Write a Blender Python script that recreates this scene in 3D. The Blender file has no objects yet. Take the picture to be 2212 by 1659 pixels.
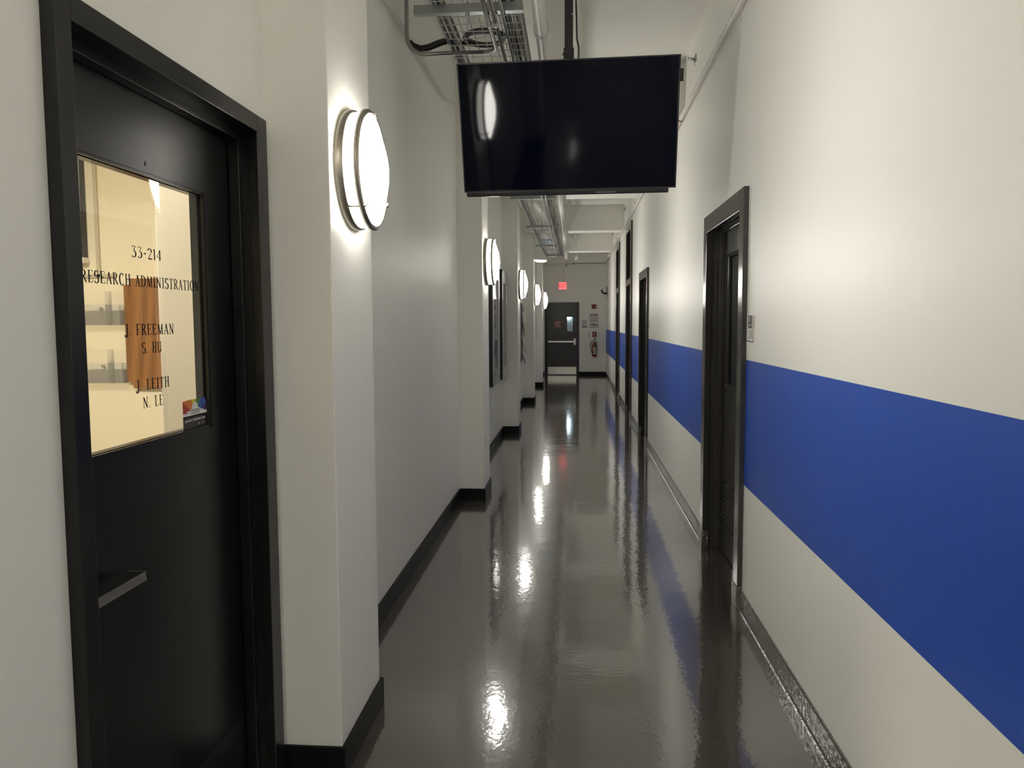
import bpy, bmesh, math, random
from mathutils import Matrix, Vector
random.seed(7)
S = bpy.context.scene
C = S.collection
PI = math.pi

# ------------------------------------------------------------------ camera
EYE = 1.5
yaw, pitch, roll = 0.08124, 0.07835, -0.00508
B = Matrix(((1, 0, 0), (0, 0, -1), (0, 1, 0)))
Ry = Matrix(((math.cos(yaw), 0, math.sin(yaw)), (0, 1, 0), (-math.sin(yaw), 0, math.cos(yaw))))
Rx = Matrix(((1, 0, 0), (0, math.cos(pitch), -math.sin(pitch)), (0, math.sin(pitch), math.cos(pitch))))
Rz = Matrix(((math.cos(roll), -math.sin(roll), 0), (math.sin(roll), math.cos(roll), 0), (0, 0, 1)))
M = Rz @ Rx @ Ry @ B
cam_d = bpy.data.cameras.new('camera')
cam = bpy.data.objects.new('camera', cam_d)
C.objects.link(cam)
R = Matrix((M[0], -M[1], -M[2])).transposed()
cam.matrix_world = Matrix.Translation((0, 0, EYE)) @ R.to_4x4()
cam_d.sensor_width = 36.0
cam_d.lens = 1680.0 / 2212.0 * 36.0
cam_d.clip_start = 0.02
S.camera = cam

# ------------------------------------------------------------------ world, exposure
w = bpy.data.worlds.new('world')
S.world = w
w.use_nodes = True
w.node_tree.nodes['Background'].inputs[0].default_value = (0.0, 0.0, 0.0, 1)
w.node_tree.nodes['Background'].inputs[1].default_value = 0.0
S.view_settings.view_transform = 'Standard'
S.view_settings.look = 'None'
S.view_settings.exposure = 0.08
S.view_settings.gamma = 1.0
S.view_settings.use_curve_mapping = False
S.cycles.use_denoising = True
S.cycles.max_bounces = 14
S.cycles.diffuse_bounces = 12
S.cycles.glossy_bounces = 5
S.cycles.sample_clamp_indirect = 6.0
S.cycles.caustics_reflective = True
S.cycles.blur_glossy = 0.8
S.cycles.caustics_refractive = False
LAMP = 46.0          # radiance of the opal lamp diffusers
OFFICE = 31.0         # radiance of the office ceiling panel
FILL = 20.0          # radiance of the added fill panels behind the viewer


# ------------------------------------------------------------------ materials
def srgb(r, g, b):
    f = lambda c: (c / 255 / 12.92) if c / 255 <= 0.04045 else ((c / 255 + 0.055) / 1.055) ** 2.4
    return (f(r), f(g), f(b), 1)


def mat(name, col, rough=0.5, metal=0.0, spec=0.5, bump=0.0, bscale=80.0, noise=0.0, nscale=4.0,
        coat=0.0, stretch=None, rvar=0.0):
    m = bpy.data.materials.new(name)
    m.use_nodes = True
    nt = m.node_tree
    p = nt.nodes['Principled BSDF']
    p.inputs['Base Color'].default_value = col
    p.inputs['Roughness'].default_value = rough
    p.inputs['Metallic'].default_value = metal
    p.inputs['Specular IOR Level'].default_value = spec
    if coat:
        p.inputs['Coat Weight'].default_value = coat
        p.inputs['Coat Roughness'].default_value = 0.05
    if bump or noise or rvar:
        tc = nt.nodes.new('ShaderNodeTexCoord')
        mp = nt.nodes.new('ShaderNodeMapping')
        nt.links.new(tc.outputs['Object'], mp.inputs[0])
        if stretch:
            mp.inputs['Scale'].default_value = stretch
        if bump:
            n = nt.nodes.new('ShaderNodeTexNoise')
            n.inputs['Scale'].default_value = bscale
            n.inputs['Detail'].default_value = 4
            b = nt.nodes.new('ShaderNodeBump')
            b.inputs['Strength'].default_value = 1.0
            b.inputs['Distance'].default_value = bump
            nt.links.new(mp.outputs[0], n.inputs['Vector'])
            nt.links.new(n.outputs['Fac'], b.inputs['Height'])
            nt.links.new(b.outputs[0], p.inputs['Normal'])
        if noise:
            n2 = nt.nodes.new('ShaderNodeTexNoise')
            n2.inputs['Scale'].default_value = nscale
            n2.inputs['Detail'].default_value = 5
            r = nt.nodes.new('ShaderNodeMapRange')
            r.inputs['To Min'].default_value = 1 - noise
            r.inputs['To Max'].default_value = 1 + noise
            mx = nt.nodes.new('ShaderNodeVectorMath')
            mx.operation = 'SCALE'
            mx.inputs[0].default_value = col[:3]
            nt.links.new(mp.outputs[0], n2.inputs['Vector'])
            nt.links.new(n2.outputs['Fac'], r.inputs['Value'])
            nt.links.new(r.outputs[0], mx.inputs['Scale'])
            nt.links.new(mx.outputs[0], p.inputs['Base Color'])
        if rvar:
            n3 = nt.nodes.new('ShaderNodeTexNoise')
            n3.inputs['Scale'].default_value = nscale * 2
            r3 = nt.nodes.new('ShaderNodeMapRange')
            r3.inputs['To Min'].default_value = max(0.0, rough - rvar)
            r3.inputs['To Max'].default_value = rough + rvar
            nt.links.new(mp.outputs[0], n3.inputs['Vector'])
            nt.links.new(n3.outputs['Fac'], r3.inputs['Value'])
            nt.links.new(r3.outputs[0], p.inputs['Roughness'])
    return m


def emit(name, col, strength, rough=0.4):
    m = mat(name, col, rough)
    p = m.node_tree.nodes['Principled BSDF']
    p.inputs['Emission Color'].default_value = col
    p.inputs['Emission Strength'].default_value = strength
    return m


WALLC = (0.897, 0.89, 0.845, 1)
M_wall = mat('painted_wall', WALLC, 0.42, bump=0.0005, bscale=55, noise=0.012, nscale=2)
M_ceil = mat('painted_ceiling', (0.90, 0.89, 0.845, 1), 0.6, bump=0.0006, bscale=40)
M_pipe = mat('white_pipe_paint', (0.74, 0.73, 0.69, 1), 0.4)
M_black = mat('black_door_paint', (0.0036, 0.0038, 0.0044, 1), 0.30, spec=0.44, bump=0.0001, bscale=300)
M_frame = mat('black_frame_paint', (0.008, 0.008, 0.008, 1), 0.28, spec=0.38, bump=0.0002, bscale=60)
M_gframe = mat('charcoal_frame_gloss', (0.040, 0.037, 0.033, 1), 0.16, bump=0.0003, bscale=25)
M_gdoor = mat('charcoal_door_gloss', (0.034, 0.031, 0.028, 1), 0.3, bump=0.0002, bscale=60)
M_base = mat('black_baseboard_vinyl', (0.006, 0.006, 0.007, 1), 0.42, spec=0.16)
M_steel = mat('brushed_steel', (0.55, 0.53, 0.49, 1), 0.28, metal=1.0, noise=0.12, nscale=5)
M_nickel = mat('satin_nickel', (0.42, 0.39, 0.33, 1), 0.33, metal=1.0)
M_dsteel = mat('dull_steel', (0.20, 0.20, 0.20, 1), 0.35, metal=1.0)
M_galv = mat('galvanised_steel', (0.36, 0.38, 0.38, 1), 0.38, metal=0.85, noise=0.2, nscale=30)
M_zinc = mat('zinc_wire', (0.62, 0.62, 0.60, 1), 0.30, metal=0.9)
M_opal = emit('opal_diffuser', (1.0, 0.965, 0.885, 1), LAMP)
M_opal2 = emit('opal_side_glass', (1.0, 0.965, 0.885, 1), LAMP * 0.27)
M_plastic = mat('white_plastic', (0.75, 0.74, 0.70, 1), 0.35)
M_rubber = mat('black_rubber', (0.012, 0.012, 0.014, 1), 0.5)
M_bplast = mat('black_plastic', (0.010, 0.010, 0.012, 1), 0.25)
M_screen = mat('television_screen', (0.0006, 0.0012, 0.0060, 1), 0.05, spec=0.20)
M_red = mat('red_plastic', srgb(120, 18, 24), 0.35)
M_redpaint = mat('red_cylinder_paint', srgb(140, 20, 22), 0.25)
M_letter = mat('black_lettering', (0.004, 0.003, 0.008, 1), 0.6, spec=0.15)
M_wletter = mat('white_lettering', (0.75, 0.74, 0.72, 1), 0.6)
M_paper = mat('paper', (0.66, 0.65, 0.62, 1), 0.7)
M_gline = mat('grey_print', (0.18, 0.18, 0.18, 1), 0.7)
M_rline = mat('red_print', srgb(160, 60, 60), 0.7)
M_silver = mat('silver_bezel', (0.45, 0.46, 0.47, 1), 0.18, metal=0.7)
M_kscreen = mat('kiosk_screen', (0.022, 0.025, 0.026, 1), 0.08)
M_office = mat('office_wall_paint', (0.80, 0.74, 0.60, 1), 0.55, bump=0.0004, bscale=60)
M_officef = mat('office_carpet', (0.12, 0.11, 0.10, 1), 0.9)

# the corridor's right wall: white paint with a band of blue paint 0.66 m to 1.31 m above the floor
M_rwall = bpy.data.materials.new('striped_wall')
M_rwall.use_nodes = True
nt = M_rwall.node_tree
p = nt.nodes['Principled BSDF']
tc = nt.nodes.new('ShaderNodeTexCoord')
sx = nt.nodes.new('ShaderNodeSeparateXYZ')
nt.links.new(tc.outputs['Object'], sx.inputs[0])
g1 = nt.nodes.new('ShaderNodeMath'); g1.operation = 'GREATER_THAN'; g1.inputs[1].default_value = 0.6585
g2 = nt.nodes.new('ShaderNodeMath'); g2.operation = 'LESS_THAN'; g2.inputs[1].default_value = 1.3065
mu = nt.nodes.new('ShaderNodeMath'); mu.operation = 'MULTIPLY'
nt.links.new(sx.outputs['Z'], g1.inputs[0]); nt.links.new(sx.outputs['Z'], g2.inputs[0])
nt.links.new(g1.outputs[0], mu.inputs[0]); nt.links.new(g2.outputs[0], mu.inputs[1])
mx = nt.nodes.new('ShaderNodeMix'); mx.data_type = 'RGBA'
mx.inputs[6].default_value = WALLC
mx.inputs[7].default_value = (0.018, 0.082, 0.47, 1)
nt.links.new(mu.outputs[0], mx.inputs[0])
nt.links.new(mx.outputs[2], p.inputs['Base Color'])
p.inputs['Roughness'].default_value = 0.40
mpn = nt.nodes.new('ShaderNodeMapping'); mpn.inputs['Scale'].default_value = (1, 1, 0.25)
n1 = nt.nodes.new('ShaderNodeTexNoise'); n1.inputs['Scale'].default_value = 9; n1.inputs['Detail'].default_value = 5
bp = nt.nodes.new('ShaderNodeBump'); bp.inputs['Distance'].default_value = 0.0016; bp.inputs['Strength'].default_value = 1
nt.links.new(tc.outputs['Object'], mpn.inputs[0]); nt.links.new(mpn.outputs[0], n1.inputs['Vector'])
nt.links.new(n1.outputs['Fac'], bp.inputs['Height']); nt.links.new(bp.outputs[0], p.inputs['Normal'])


def floor_material(name, base, r0, fine, wavy, fscale=38):
    m = bpy.data.materials.new(name)
    m.use_nodes = True
    nt = m.node_tree
    p = nt.nodes['Principled BSDF']
    tc = nt.nodes.new('ShaderNodeTexCoord')
    # colour: faint cloudy wear
    n = nt.nodes.new('ShaderNodeTexNoise'); n.inputs['Scale'].default_value = 1.6; n.inputs['Detail'].default_value = 6
    cr = nt.nodes.new('ShaderNodeValToRGB')
    cr.color_ramp.elements[0].color = [c * 0.80 for c in base[:3]] + [1]
    cr.color_ramp.elements[0].position = 0.3
    cr.color_ramp.elements[1].color = [c * 1.22 for c in base[:3]] + [1]
    cr.color_ramp.elements[1].position = 0.7
    nt.links.new(tc.outputs['Object'], n.inputs['Vector'])
    nt.links.new(n.outputs['Fac'], cr.inputs[0])
    nt.links.new(cr.outputs[0], p.inputs['Base Color'])
    # polish varies, with fine scratches
    mp = nt.nodes.new('ShaderNodeMapping'); mp.inputs['Scale'].default_value = (60, 5, 1)
    ns = nt.nodes.new('ShaderNodeTexNoise'); ns.inputs['Scale'].default_value = 1.5; ns.inputs['Detail'].default_value = 6
    nt.links.new(tc.outputs['Object'], mp.inputs[0]); nt.links.new(mp.outputs[0], ns.inputs['Vector'])
    mr = nt.nodes.new('ShaderNodeMapRange')
    mr.inputs['From Min'].default_value = 0.35; mr.inputs['From Max'].default_value = 0.75
    mr.inputs['To Min'].default_value = r0; mr.inputs['To Max'].default_value = r0 + 0.035
    nt.links.new(ns.outputs['Fac'], mr.inputs['Value'])
    nt.links.new(mr.outputs[0], p.inputs['Coat Roughness'])
    p.inputs['Coat Weight'].default_value = 1.0
    p.inputs['Coat IOR'].default_value = 1.85
    p.inputs['Roughness'].default_value = 0.20
    p.inputs['Specular IOR Level'].default_value = 0.6
    # self-levelled epoxy: long swells, then a fine orange peel
    na = nt.nodes.new('ShaderNodeTexNoise'); na.inputs['Scale'].default_value = 2.6; na.inputs['Detail'].default_value = 2
    nb = nt.nodes.new('ShaderNodeTexNoise'); nb.inputs['Scale'].default_value = fscale; nb.inputs['Detail'].default_value = 3
    b1 = nt.nodes.new('ShaderNodeBump'); b1.inputs['Distance'].default_value = wavy
    b2 = nt.nodes.new('ShaderNodeBump'); b2.inputs['Distance'].default_value = fine
    for b in (b1, b2):
        b.inputs['Strength'].default_value = 1
    nt.links.new(tc.outputs['Object'], na.inputs['Vector']); nt.links.new(tc.outputs['Object'], nb.inputs['Vector'])
    nt.links.new(na.outputs['Fac'], b1.inputs['Height']); nt.links.new(nb.outputs['Fac'], b2.inputs['Height'])
    nt.links.new(b1.outputs[0], b2.inputs['Normal']); nt.links.new(b2.outputs[0], p.inputs['Normal']); nt.links.new(b2.outputs[0], p.inputs['Coat Normal'])
    return m


M_floor = floor_material('dark_epoxy_floor', (0.064, 0.054, 0.044, 1), 0.014, 0.00042, 0.0022)
M_cove = floor_material('dark_epoxy_cove', (0.075, 0.067, 0.058, 1), 0.06, 0.0045, 0.003, 42)

# glass: a smooth dielectric reflection over plain see-through
M_glass = bpy.data.materials.new('window_glass')
M_glass.use_nodes = True
nt = M_glass.node_tree
nt.nodes.remove(nt.nodes['Principled BSDF'])
out = nt.nodes['Material Output']
tr = nt.nodes.new('ShaderNodeBsdfTransparent'); tr.inputs[0].default_value = (0.95, 0.96, 0.94, 1)
gl = nt.nodes.new('ShaderNodeBsdfGlossy'); gl.inputs['Roughness'].default_value = 0.0
fr = nt.nodes.new('ShaderNodeFresnel'); fr.inputs['IOR'].default_value = 1.7
ms = nt.nodes.new('ShaderNodeMixShader')
geo = nt.nodes.new('ShaderNodeNewGeometry')
inv = nt.nodes.new('ShaderNodeMath'); inv.operation = 'SUBTRACT'; inv.inputs[0].default_value = 1.0
mul = nt.nodes.new('ShaderNodeMath'); mul.operation = 'MULTIPLY'
nt.links.new(geo.outputs['Backfacing'], inv.inputs[1]); nt.links.new(inv.outputs[0], mul.inputs[0]); nt.links.new(fr.outputs[0], mul.inputs[1])
nt.links.new(mul.outputs[0], ms.inputs[0]); nt.links.new(tr.outputs[0], ms.inputs[1]); nt.links.new(gl.outputs[0], ms.inputs[2])
nt.links.new(ms.outputs[0], out.inputs['Surface'])

# clear acrylic
M_acryl = mat('clear_acrylic', (0.9, 0.9, 0.88, 1), 0.05)
M_acryl.node_tree.nodes['Principled BSDF'].inputs['Alpha'].default_value = 0.10

# oak veneer
M_oak = bpy.data.materials.new('oak_veneer')
M_oak.use_nodes = True
nt = M_oak.node_tree
p = nt.nodes['Principled BSDF']
tc = nt.nodes.new('ShaderNodeTexCoord')
mp = nt.nodes.new('ShaderNodeMapping'); mp.inputs['Scale'].default_value = (1.0, 1.0, 0.16)
wv = nt.nodes.new('ShaderNodeTexWave'); wv.bands_direction = 'X'
wv.inputs['Scale'].default_value = 3.2; wv.inputs['Distortion'].default_value = 14; wv.inputs['Detail'].default_value = 2
wv.inputs['Detail Scale'].default_value = 0.9
mp2 = nt.nodes.new('ShaderNodeMapping'); mp2.inputs['Scale'].default_value = (90, 90, 3)
nf = nt.nodes.new('ShaderNodeTexNoise'); nf.inputs['Scale'].default_value = 1.5; nf.inputs['Detail'].default_value = 4
ad = nt.nodes.new('ShaderNodeMath'); ad.operation = 'MULTIPLY_ADD'; ad.inputs[1].default_value = 1.2
cr = nt.nodes.new('ShaderNodeValToRGB')
cr.color_ramp.elements[0].color = srgb(118, 80, 48); cr.color_ramp.elements[0].position = 0.25
cr.color_ramp.elements[1].color = srgb(168, 120, 78); cr.color_ramp.elements[1].position = 0.85
nt.links.new(tc.outputs['Object'], mp.inputs[0]); nt.links.new(tc.outputs['Object'], mp2.inputs[0])
nt.links.new(mp.outputs[0], wv.inputs['Vector']); nt.links.new(mp2.outputs[0], nf.inputs['Vector'])
nt.links.new(nf.outputs['Fac'], ad.inputs[0]); sw = nt.nodes.new('ShaderNodeMath'); sw.operation = 'MULTIPLY'; sw.inputs[1].default_value = 0.45
nt.links.new(wv.outputs['Fac'], sw.inputs[0]); nt.links.new(sw.outputs[0], ad.inputs[2])
sc_ = nt.nodes.new('ShaderNodeMath'); sc_.operation = 'MULTIPLY'; sc_.inputs[1].default_value = 0.62
nt.links.new(ad.outputs[0], sc_.inputs[0]); nt.links.new(sc_.outputs[0], cr.inputs[0])
nt.links.new(cr.outputs[0], p.inputs['Base Color'])
p.inputs['Roughness'].default_value = 0.35


# ------------------------------------------------------------------ mesh helpers
class MB:
    def __init__(self):
        self.bm = bmesh.new()

    def box(self, x0, x1, y0, y1, z0, z1, bev=0.0):
        if x0 > x1: x0, x1 = x1, x0
        if y0 > y1: y0, y1 = y1, y0
        if z0 > z1: z0, z1 = z1, z0
        v = [self.bm.verts.new(c) for c in
             ((x0, y0, z0), (x1, y0, z0), (x1, y1, z0), (x0, y1, z0), (x0, y0, z1), (x1, y0, z1), (x1, y1, z1), (x0, y1, z1))]
        f = [self.bm.faces.new([v[i] for i in q]) for q in
             ((0, 3, 2, 1), (4, 5, 6, 7), (0, 1, 5, 4), (1, 2, 6, 5), (2, 3, 7, 6), (3, 0, 4, 7))]
        if bev > 0:
            e = list({ed for fa in f for ed in fa.edges})
            bmesh.ops.bevel(self.bm, geom=e, offset=bev, segments=2, affect='EDGES', profile=0.6)
        return self

    def tube(self, pts, r, n=10, cap=True, smooth=True):
        pts = [Vector(q) for q in pts]
        rings = []
        up = None
        for i, q in enumerate(pts):
            if i == 0: t = pts[1] - pts[0]
            elif i == len(pts) - 1: t = pts[-1] - pts[-2]
            else: t = (pts[i + 1] - q).normalized() + (q - pts[i - 1]).normalized()
            t.normalize()
            if up is None:
                up = Vector((0, 0, 1)) if abs(t.z) < 0.9 else Vector((1, 0, 0))
            a = t.cross(up).normalized()
            up = a.cross(t).normalized()
            rr = r[i] if isinstance(r, (list, tuple)) else r
            rings.append([self.bm.verts.new(q + (a * math.cos(2 * PI * k / n) + up * math.sin(2 * PI * k / n)) * rr) for k in range(n)])
        for A, D in zip(rings, rings[1:]):
            for k in range(n):
                f = self.bm.faces.new((A[k], A[(k + 1) % n], D[(k + 1) % n], D[k]))
                f.smooth = smooth
        if cap:
            self.bm.faces.new(list(reversed(rings[0])))
            self.bm.faces.new(rings[-1])
        return self

    def lathe(self, prof, n=48, axis='X', center=(0, 0, 0), smooth=True, closed=False):
        """prof: list of (distance along axis, radius)."""
        rings = []
        cx, cy, cz = center
        for a, r in prof:
            ring = []
            if r < 1e-6:
                q = {'X': (cx + a, cy, cz), 'Y': (cx, cy + a, cz), 'Z': (cx, cy, cz + a)}[axis]
                ring = [self.bm.verts.new(q)]
            else:
                for k in range(n):
                    u, v = r * math.cos(2 * PI * k / n), r * math.sin(2 * PI * k / n)
                    q = {'X': (cx + a, cy + u, cz + v), 'Y': (cx + v, cy + a, cz + u), 'Z': (cx + u, cy + v, cz + a)}[axis]
                    ring.append(self.bm.verts.new(q))
            rings.append(ring)
        if closed:
            rings.append(rings[0])
        for A, D in zip(rings, rings[1:]):
            for k in range(n):
                a0, a1 = A[k % len(A)], A[(k + 1) % len(A)]
                d0, d1 = D[k % len(D)], D[(k + 1) % len(D)]
                vs = []
                for q in (a0, a1, d1, d0):
                    if q not in vs: vs.append(q)
                if len(vs) >= 3:
                    f = self.bm.faces.new(vs)
                    f.smooth = smooth
        return self

    def prism(self, poly, d0, d1, axis='X'):
        """poly in the two other axes (order y,z / x,z / x,y), pushed from d0 to d1 along axis."""
        def mk(u, v, d):
            return {'X': (d, u, v), 'Y': (u, d, v), 'Z': (u, v, d)}[axis]
        a = [self.bm.verts.new(mk(u, v, d0)) for u, v in poly]
        b = [self.bm.verts.new(mk(u, v, d1)) for u, v in poly]
        n = len(poly)
        self.bm.faces.new(list(reversed(a)))
        self.bm.faces.new(b)
        for k in range(n):
            self.bm.faces.new((a[k], a[(k + 1) % n], b[(k + 1) % n], b[k]))
        return self

    def build(self, name, m, parent=None, origin=None):
        bmesh.ops.recalc_face_normals(self.bm, faces=self.bm.faces)
        me = bpy.data.meshes.new(name)
        if origin:
            bmesh.ops.translate(self.bm, verts=self.bm.verts, vec=[-c for c in origin])
        self.bm.to_mesh(me)
        self.bm.free()
        me.materials.append(m)
        o = bpy.data.objects.new(name, me)
        C.objects.link(o)
        if origin: o.location = origin
        if parent is not None:
            o.parent = parent
        return o


def rel(parent_loc):
    """offset helper: parts are modelled in world coordinates, then shifted into their parent's frame"""
    return [-c for c in parent_loc]


def empty(name, loc, label=None, cat=None, group=None, kind=None):
    o = bpy.data.objects.new(name, None)
    o.empty_display_size = 0.05
    C.objects.link(o)
    o.location = loc
    return tag(o, label, cat, group, kind)


def tag(o, label=None, cat=None, group=None, kind=None):
    if label: o['label'] = label
    if cat: o['category'] = cat
    if group: o['group'] = group
    if kind: o['kind'] = kind
    return o


def part(mb, name, m, root, label=None):
    """mb is in world coordinates; becomes a child of root without moving."""
    loc = Vector((0, 0, 0))
    q = root
    while q is not None:
        loc += q.location
        q = q.parent
    bmesh.ops.translate(mb.bm, verts=mb.bm.verts, vec=-loc)
    o = mb.build(name, m, root)
    if label: o['label'] = label
    return o


def copy_tree(o, parent=None):
    c = o.copy()
    C.objects.link(c)
    c.parent = parent
    for ch in list(o.children):
        copy_tree(ch, c)
    return c


def text_mesh(s, size, m, name, root, origin, facing, xscale=1.0, depth=0.0006, align='CENTER', rot=0.0):
    """built-in lettering turned to mesh. facing: 'X+' / 'X-' (wall normal) or 'Y-'. origin in world."""
    cu = bpy.data.curves.new('t', 'FONT')
    cu.body = s
    cu.size = size
    cu.align_x = align
    cu.align_y = 'CENTER'
    cu.extrude = depth
    cu.resolution_u = 3
    o = bpy.data.objects.new('t', cu)
    C.objects.link(o)
    dg = bpy.context.evaluated_depsgraph_get()
    me = bpy.data.meshes.new_from_object(o.evaluated_get(dg))
    bpy.data.objects.remove(o)
    me.name = name
    cols = {'X+': ((0, 1, 0), (0, 0, 1)), 'X-': ((0, -1, 0), (0, 0, 1)), 'Y-': ((1, 0, 0), (0, 0, 1))}[facing]
    u, v = Vector(cols[0]), Vector(cols[1])
    n = u.cross(v)
    T = Matrix((u * xscale, v, n)).transposed().to_4x4()
    me.transform(Matrix.Translation(origin) @ T @ Matrix.Rotation(rot, 4, 'Z'))
    loc = Vector((0, 0, 0)); q = root
    while q is not None:
        loc += q.location; q = q.parent
    me.transform(Matrix.Translation(-loc))
    me.materials.clear()
    me.materials.append(m)
    ob = bpy.data.objects.new(name, me)
    C.objects.link(ob)
    if root: ob.parent = root
    return ob


# ------------------------------------------------------------------ dimensions
XL, XP, XR = -0.98, -0.77, 0.87          # left recess wall, pilaster face, right wall
Y0, Y1 = -7.0, 22.3
ZC, ZB = 3.58, 3.15                       # ceiling, beam soffit
PIL = [(-5.62, -5.13), (-1.60, -1.11), (2.43, 2.925), (6.47, 6.93), (10.47, 10.90), (14.50, 14.95), (18.30, 18.75)]

# ------------------------------------------------------------------ structure
def struct(mb, name, m, label):
    return tag(mb.build(name, m), label, None, None, 'structure')

struct(MB().box(-4.6, 1.3, Y0 - 0.3, Y1 + 0.3, -0.15, 0.0), 'floor', M_floor, 'glossy dark grey-brown epoxy corridor floor')
struct(MB().box(-1.12, 1.2, Y0 - 0.3, Y1 + 0.3, ZC, ZC + 0.15), 'ceiling', M_ceil, 'white painted concrete corridor ceiling')

# left wall with the office door opening
LO = (1.40, 2.36, 2.115)
wl = MB()
wl.box(-1.12, XL, Y0, LO[0], 0, ZC)
wl.box(-1.12, XL, LO[1], Y1, 0, ZC)
wl.box(-1.12, XL, LO[0], LO[1], LO[2], ZC)
struct(wl, 'wall_left', M_wall, 'white painted left corridor wall between the pilasters')

# right wall with four door openings (y0, y1, top)
RD = [(4.05, 5.275, 2.18), (9.38, 10.54, 2.15), (12.08, 13.28, 3.05), (15.37, 16.47, 3.06)]
wr = MB()
prev = Y0
for a, b, t in RD:
    wr.box(XR, 1.10, prev, a + 0.03, 0, ZC)
    wr.box(XR, 1.10, a + 0.03, b - 0.03, t - 0.03, ZC)
    prev = b - 0.03
wr.box(XR, 1.10, prev, Y1, 0, ZC)
struct(wr, 'wall_right', M_rwall, 'white right corridor wall with a broad blue painted band')

# end wall with door opening
we = MB()
we.box(-1.12, -0.83, Y1, Y1 + 0.2, 0, ZC)
we.box(0.075, 1.1, Y1, Y1 + 0.2, 0, ZC)
we.box(-0.83, 0.075, Y1, Y1 + 0.2, 2.045, ZC)
struct(we, 'wall_back', M_wall, 'white wall at the far end of the corridor')
struct(MB().box(-1.12, 1.1, Y0 - 0.2, Y0, 0, ZC), 'wall_front', M_wall, 'white corridor wall behind the viewer')

for i, (a, b) in enumerate(PIL):
    m = MB().box(XL - 0.005, XP, a, b, 0, ZC, 0.004)
    struct(m, 'pilaster', M_wall, ['white square pilaster far behind the viewer', 'white square pilaster just behind the viewer', 'nearest white pilaster, beside the office door', 'second white pilaster, left of the television', 'third white pilaster, beyond the framed displays', 'fourth white pilaster, carrying the dome fixture', 'last white pilaster, nearest the end door'][i])
for a, b in [(-5.6, -5.15), (-1.6, -1.15), (2.45, 2.9), (6.46, 6.90), (10.20, 10.62), (14.22, 14.60), (18.25, 18.66), (22.12, 22.3)]:
    struct(MB().box(XL, XR, a, b, ZB if b < 22 else 3.17, ZC), 'ceiling_beam', M_ceil, 'white concrete beam across the corridor ceiling')

# baseboards left: run round recesses and pilasters
bb = MB()
t, h = 0.014, 0.10
def board(x0, x1, y0, y1):
    bb.box(x0, x1, y0, y1, 0, h, 0.003)
edges = [Y0] + [v for p_ in PIL for v in p_] + [Y1]
for i in range(0, len(edges), 2):
    a, b = edges[i], edges[i + 1]
    if a < 0 < b or (a < 1.5 < b):
        board(XL, XL + t, a, LO[0] - 0.002)
    else:
        board(XL, XL + t, a, b)
for a, b in PIL:
    board(XL, XP + t, a - t, a)
    board(XP, XP + t, a, b)
    board(XL, XP + t, b, b + t)
struct(bb, 'baseboard_left', M_base, 'black baseboard stepping round the left pilasters')
bb = MB(); board(0.11, XR, Y1 - t, Y1); board(XL, -0.88, Y1 - t, Y1)
struct(bb, 'baseboard_back', M_base, 'black baseboard on the far end wall')
bb = MB()
prev = Y0
for a, b, tt in RD + [(Y1, Y1, 0)]:
    bb.prism([(XR, 0), (XR, 0.102), (XR - 0.006, 0.102), (XR - 0.010, 0.095), (XR - 0.010, 0.012), (XR - 0.014, 0.004), (XR - 0.020, 0.0)], prev, a - 0.001, 'Y')
    prev = b + 0.001
struct(bb, 'baseboard_right', M_cove, 'shiny dark epoxy cove base along the right wall')


# ------------------------------------------------------------------ office door (left foreground)
d1 = empty('door_1', (-1.04, 2.29, 0), 'near black office door with lettered glass on the left', None, None, 'structure')
fm = MB()
XF = -0.950
# face casing
fm.box(XL + 0.0, XF, 1.40, 1.447, 0, 2.125, 0.002)
fm.box(XL + 0.0, XF, 2.312, 2.385, 0, 2.125, 0.002)
fm.box(XL + 0.0, XF, 1.447, 2.312, 2.075, 2.125, 0.002)
# jambs and head, with stop
fm.box(-1.12, XL, 1.40, 1.445, 0, 2.115); fm.box(-1.12, XL, 2.314, 2.36, 0, 2.115); fm.box(-1.12, XL, 1.445, 2.314, 2.077, 2.115)
fm.box(-1.038, -1.005, 1.445, 1.458, 0, 2.065, 0.002); fm.box(-1.038, -1.005, 2.300, 2.314, 0, 2.065, 0.002); fm.box(-1.038, -1.005, 1.445, 2.314, 2.050, 2.079, 0.002)
part(fm, 'door_frame', M_frame, d1)
lf = MB()
WY0, WY1, WZ0, WZ1 = 1.572, 2.142, 1.208, 1.868
LX0, LX1 = -1.084, -1.040
lf.box(LX0, LX1, 1.449, WY0, 0.008, 2.072)
lf.box(LX0, LX1, WY1, 2.310, 0.008, 2.072)
lf.box(LX0, LX1, WY0, WY1, 0.008, WZ0)
lf.box(LX0, LX1, WY0, WY1, WZ1, 2.072)
leaf = part(lf, 'door_leaf', M_black, d1)
gs = MB()
for a, b, c, d in ((WY0, WY0 + 0.007, WZ0, WZ1), (WY1 - 0.007, WY1, WZ0, WZ1), (WY0, WY1, WZ0, WZ0 + 0.007), (WY0, WY1, WZ1 - 0.007, WZ1)):
    gs.box(-1.0475, -1.0415, a, b, c, d); gs.box(-1.080, -1.057, a, b, c, d)
part(gs, 'glazing_bead', M_frame, d1)
glass = part(MB().box(-1.0555, -1.0495, WY0 + 0.001, WY1 - 0.001, WZ0 + 0.001, WZ1 - 0.001), 'glass_pane', M_glass, d1)
part(MB().box(LX1, LX1 + 0.0015, 1.475, 2.276, 0.012, 0.274), 'kick_plate', mat('dark_kick_plate', (0.10, 0.10, 0.10, 1), 0.30, metal=0.9, noise=0.15, nscale=3), d1, 'dark steel kick plate')
hd = MB()
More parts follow.
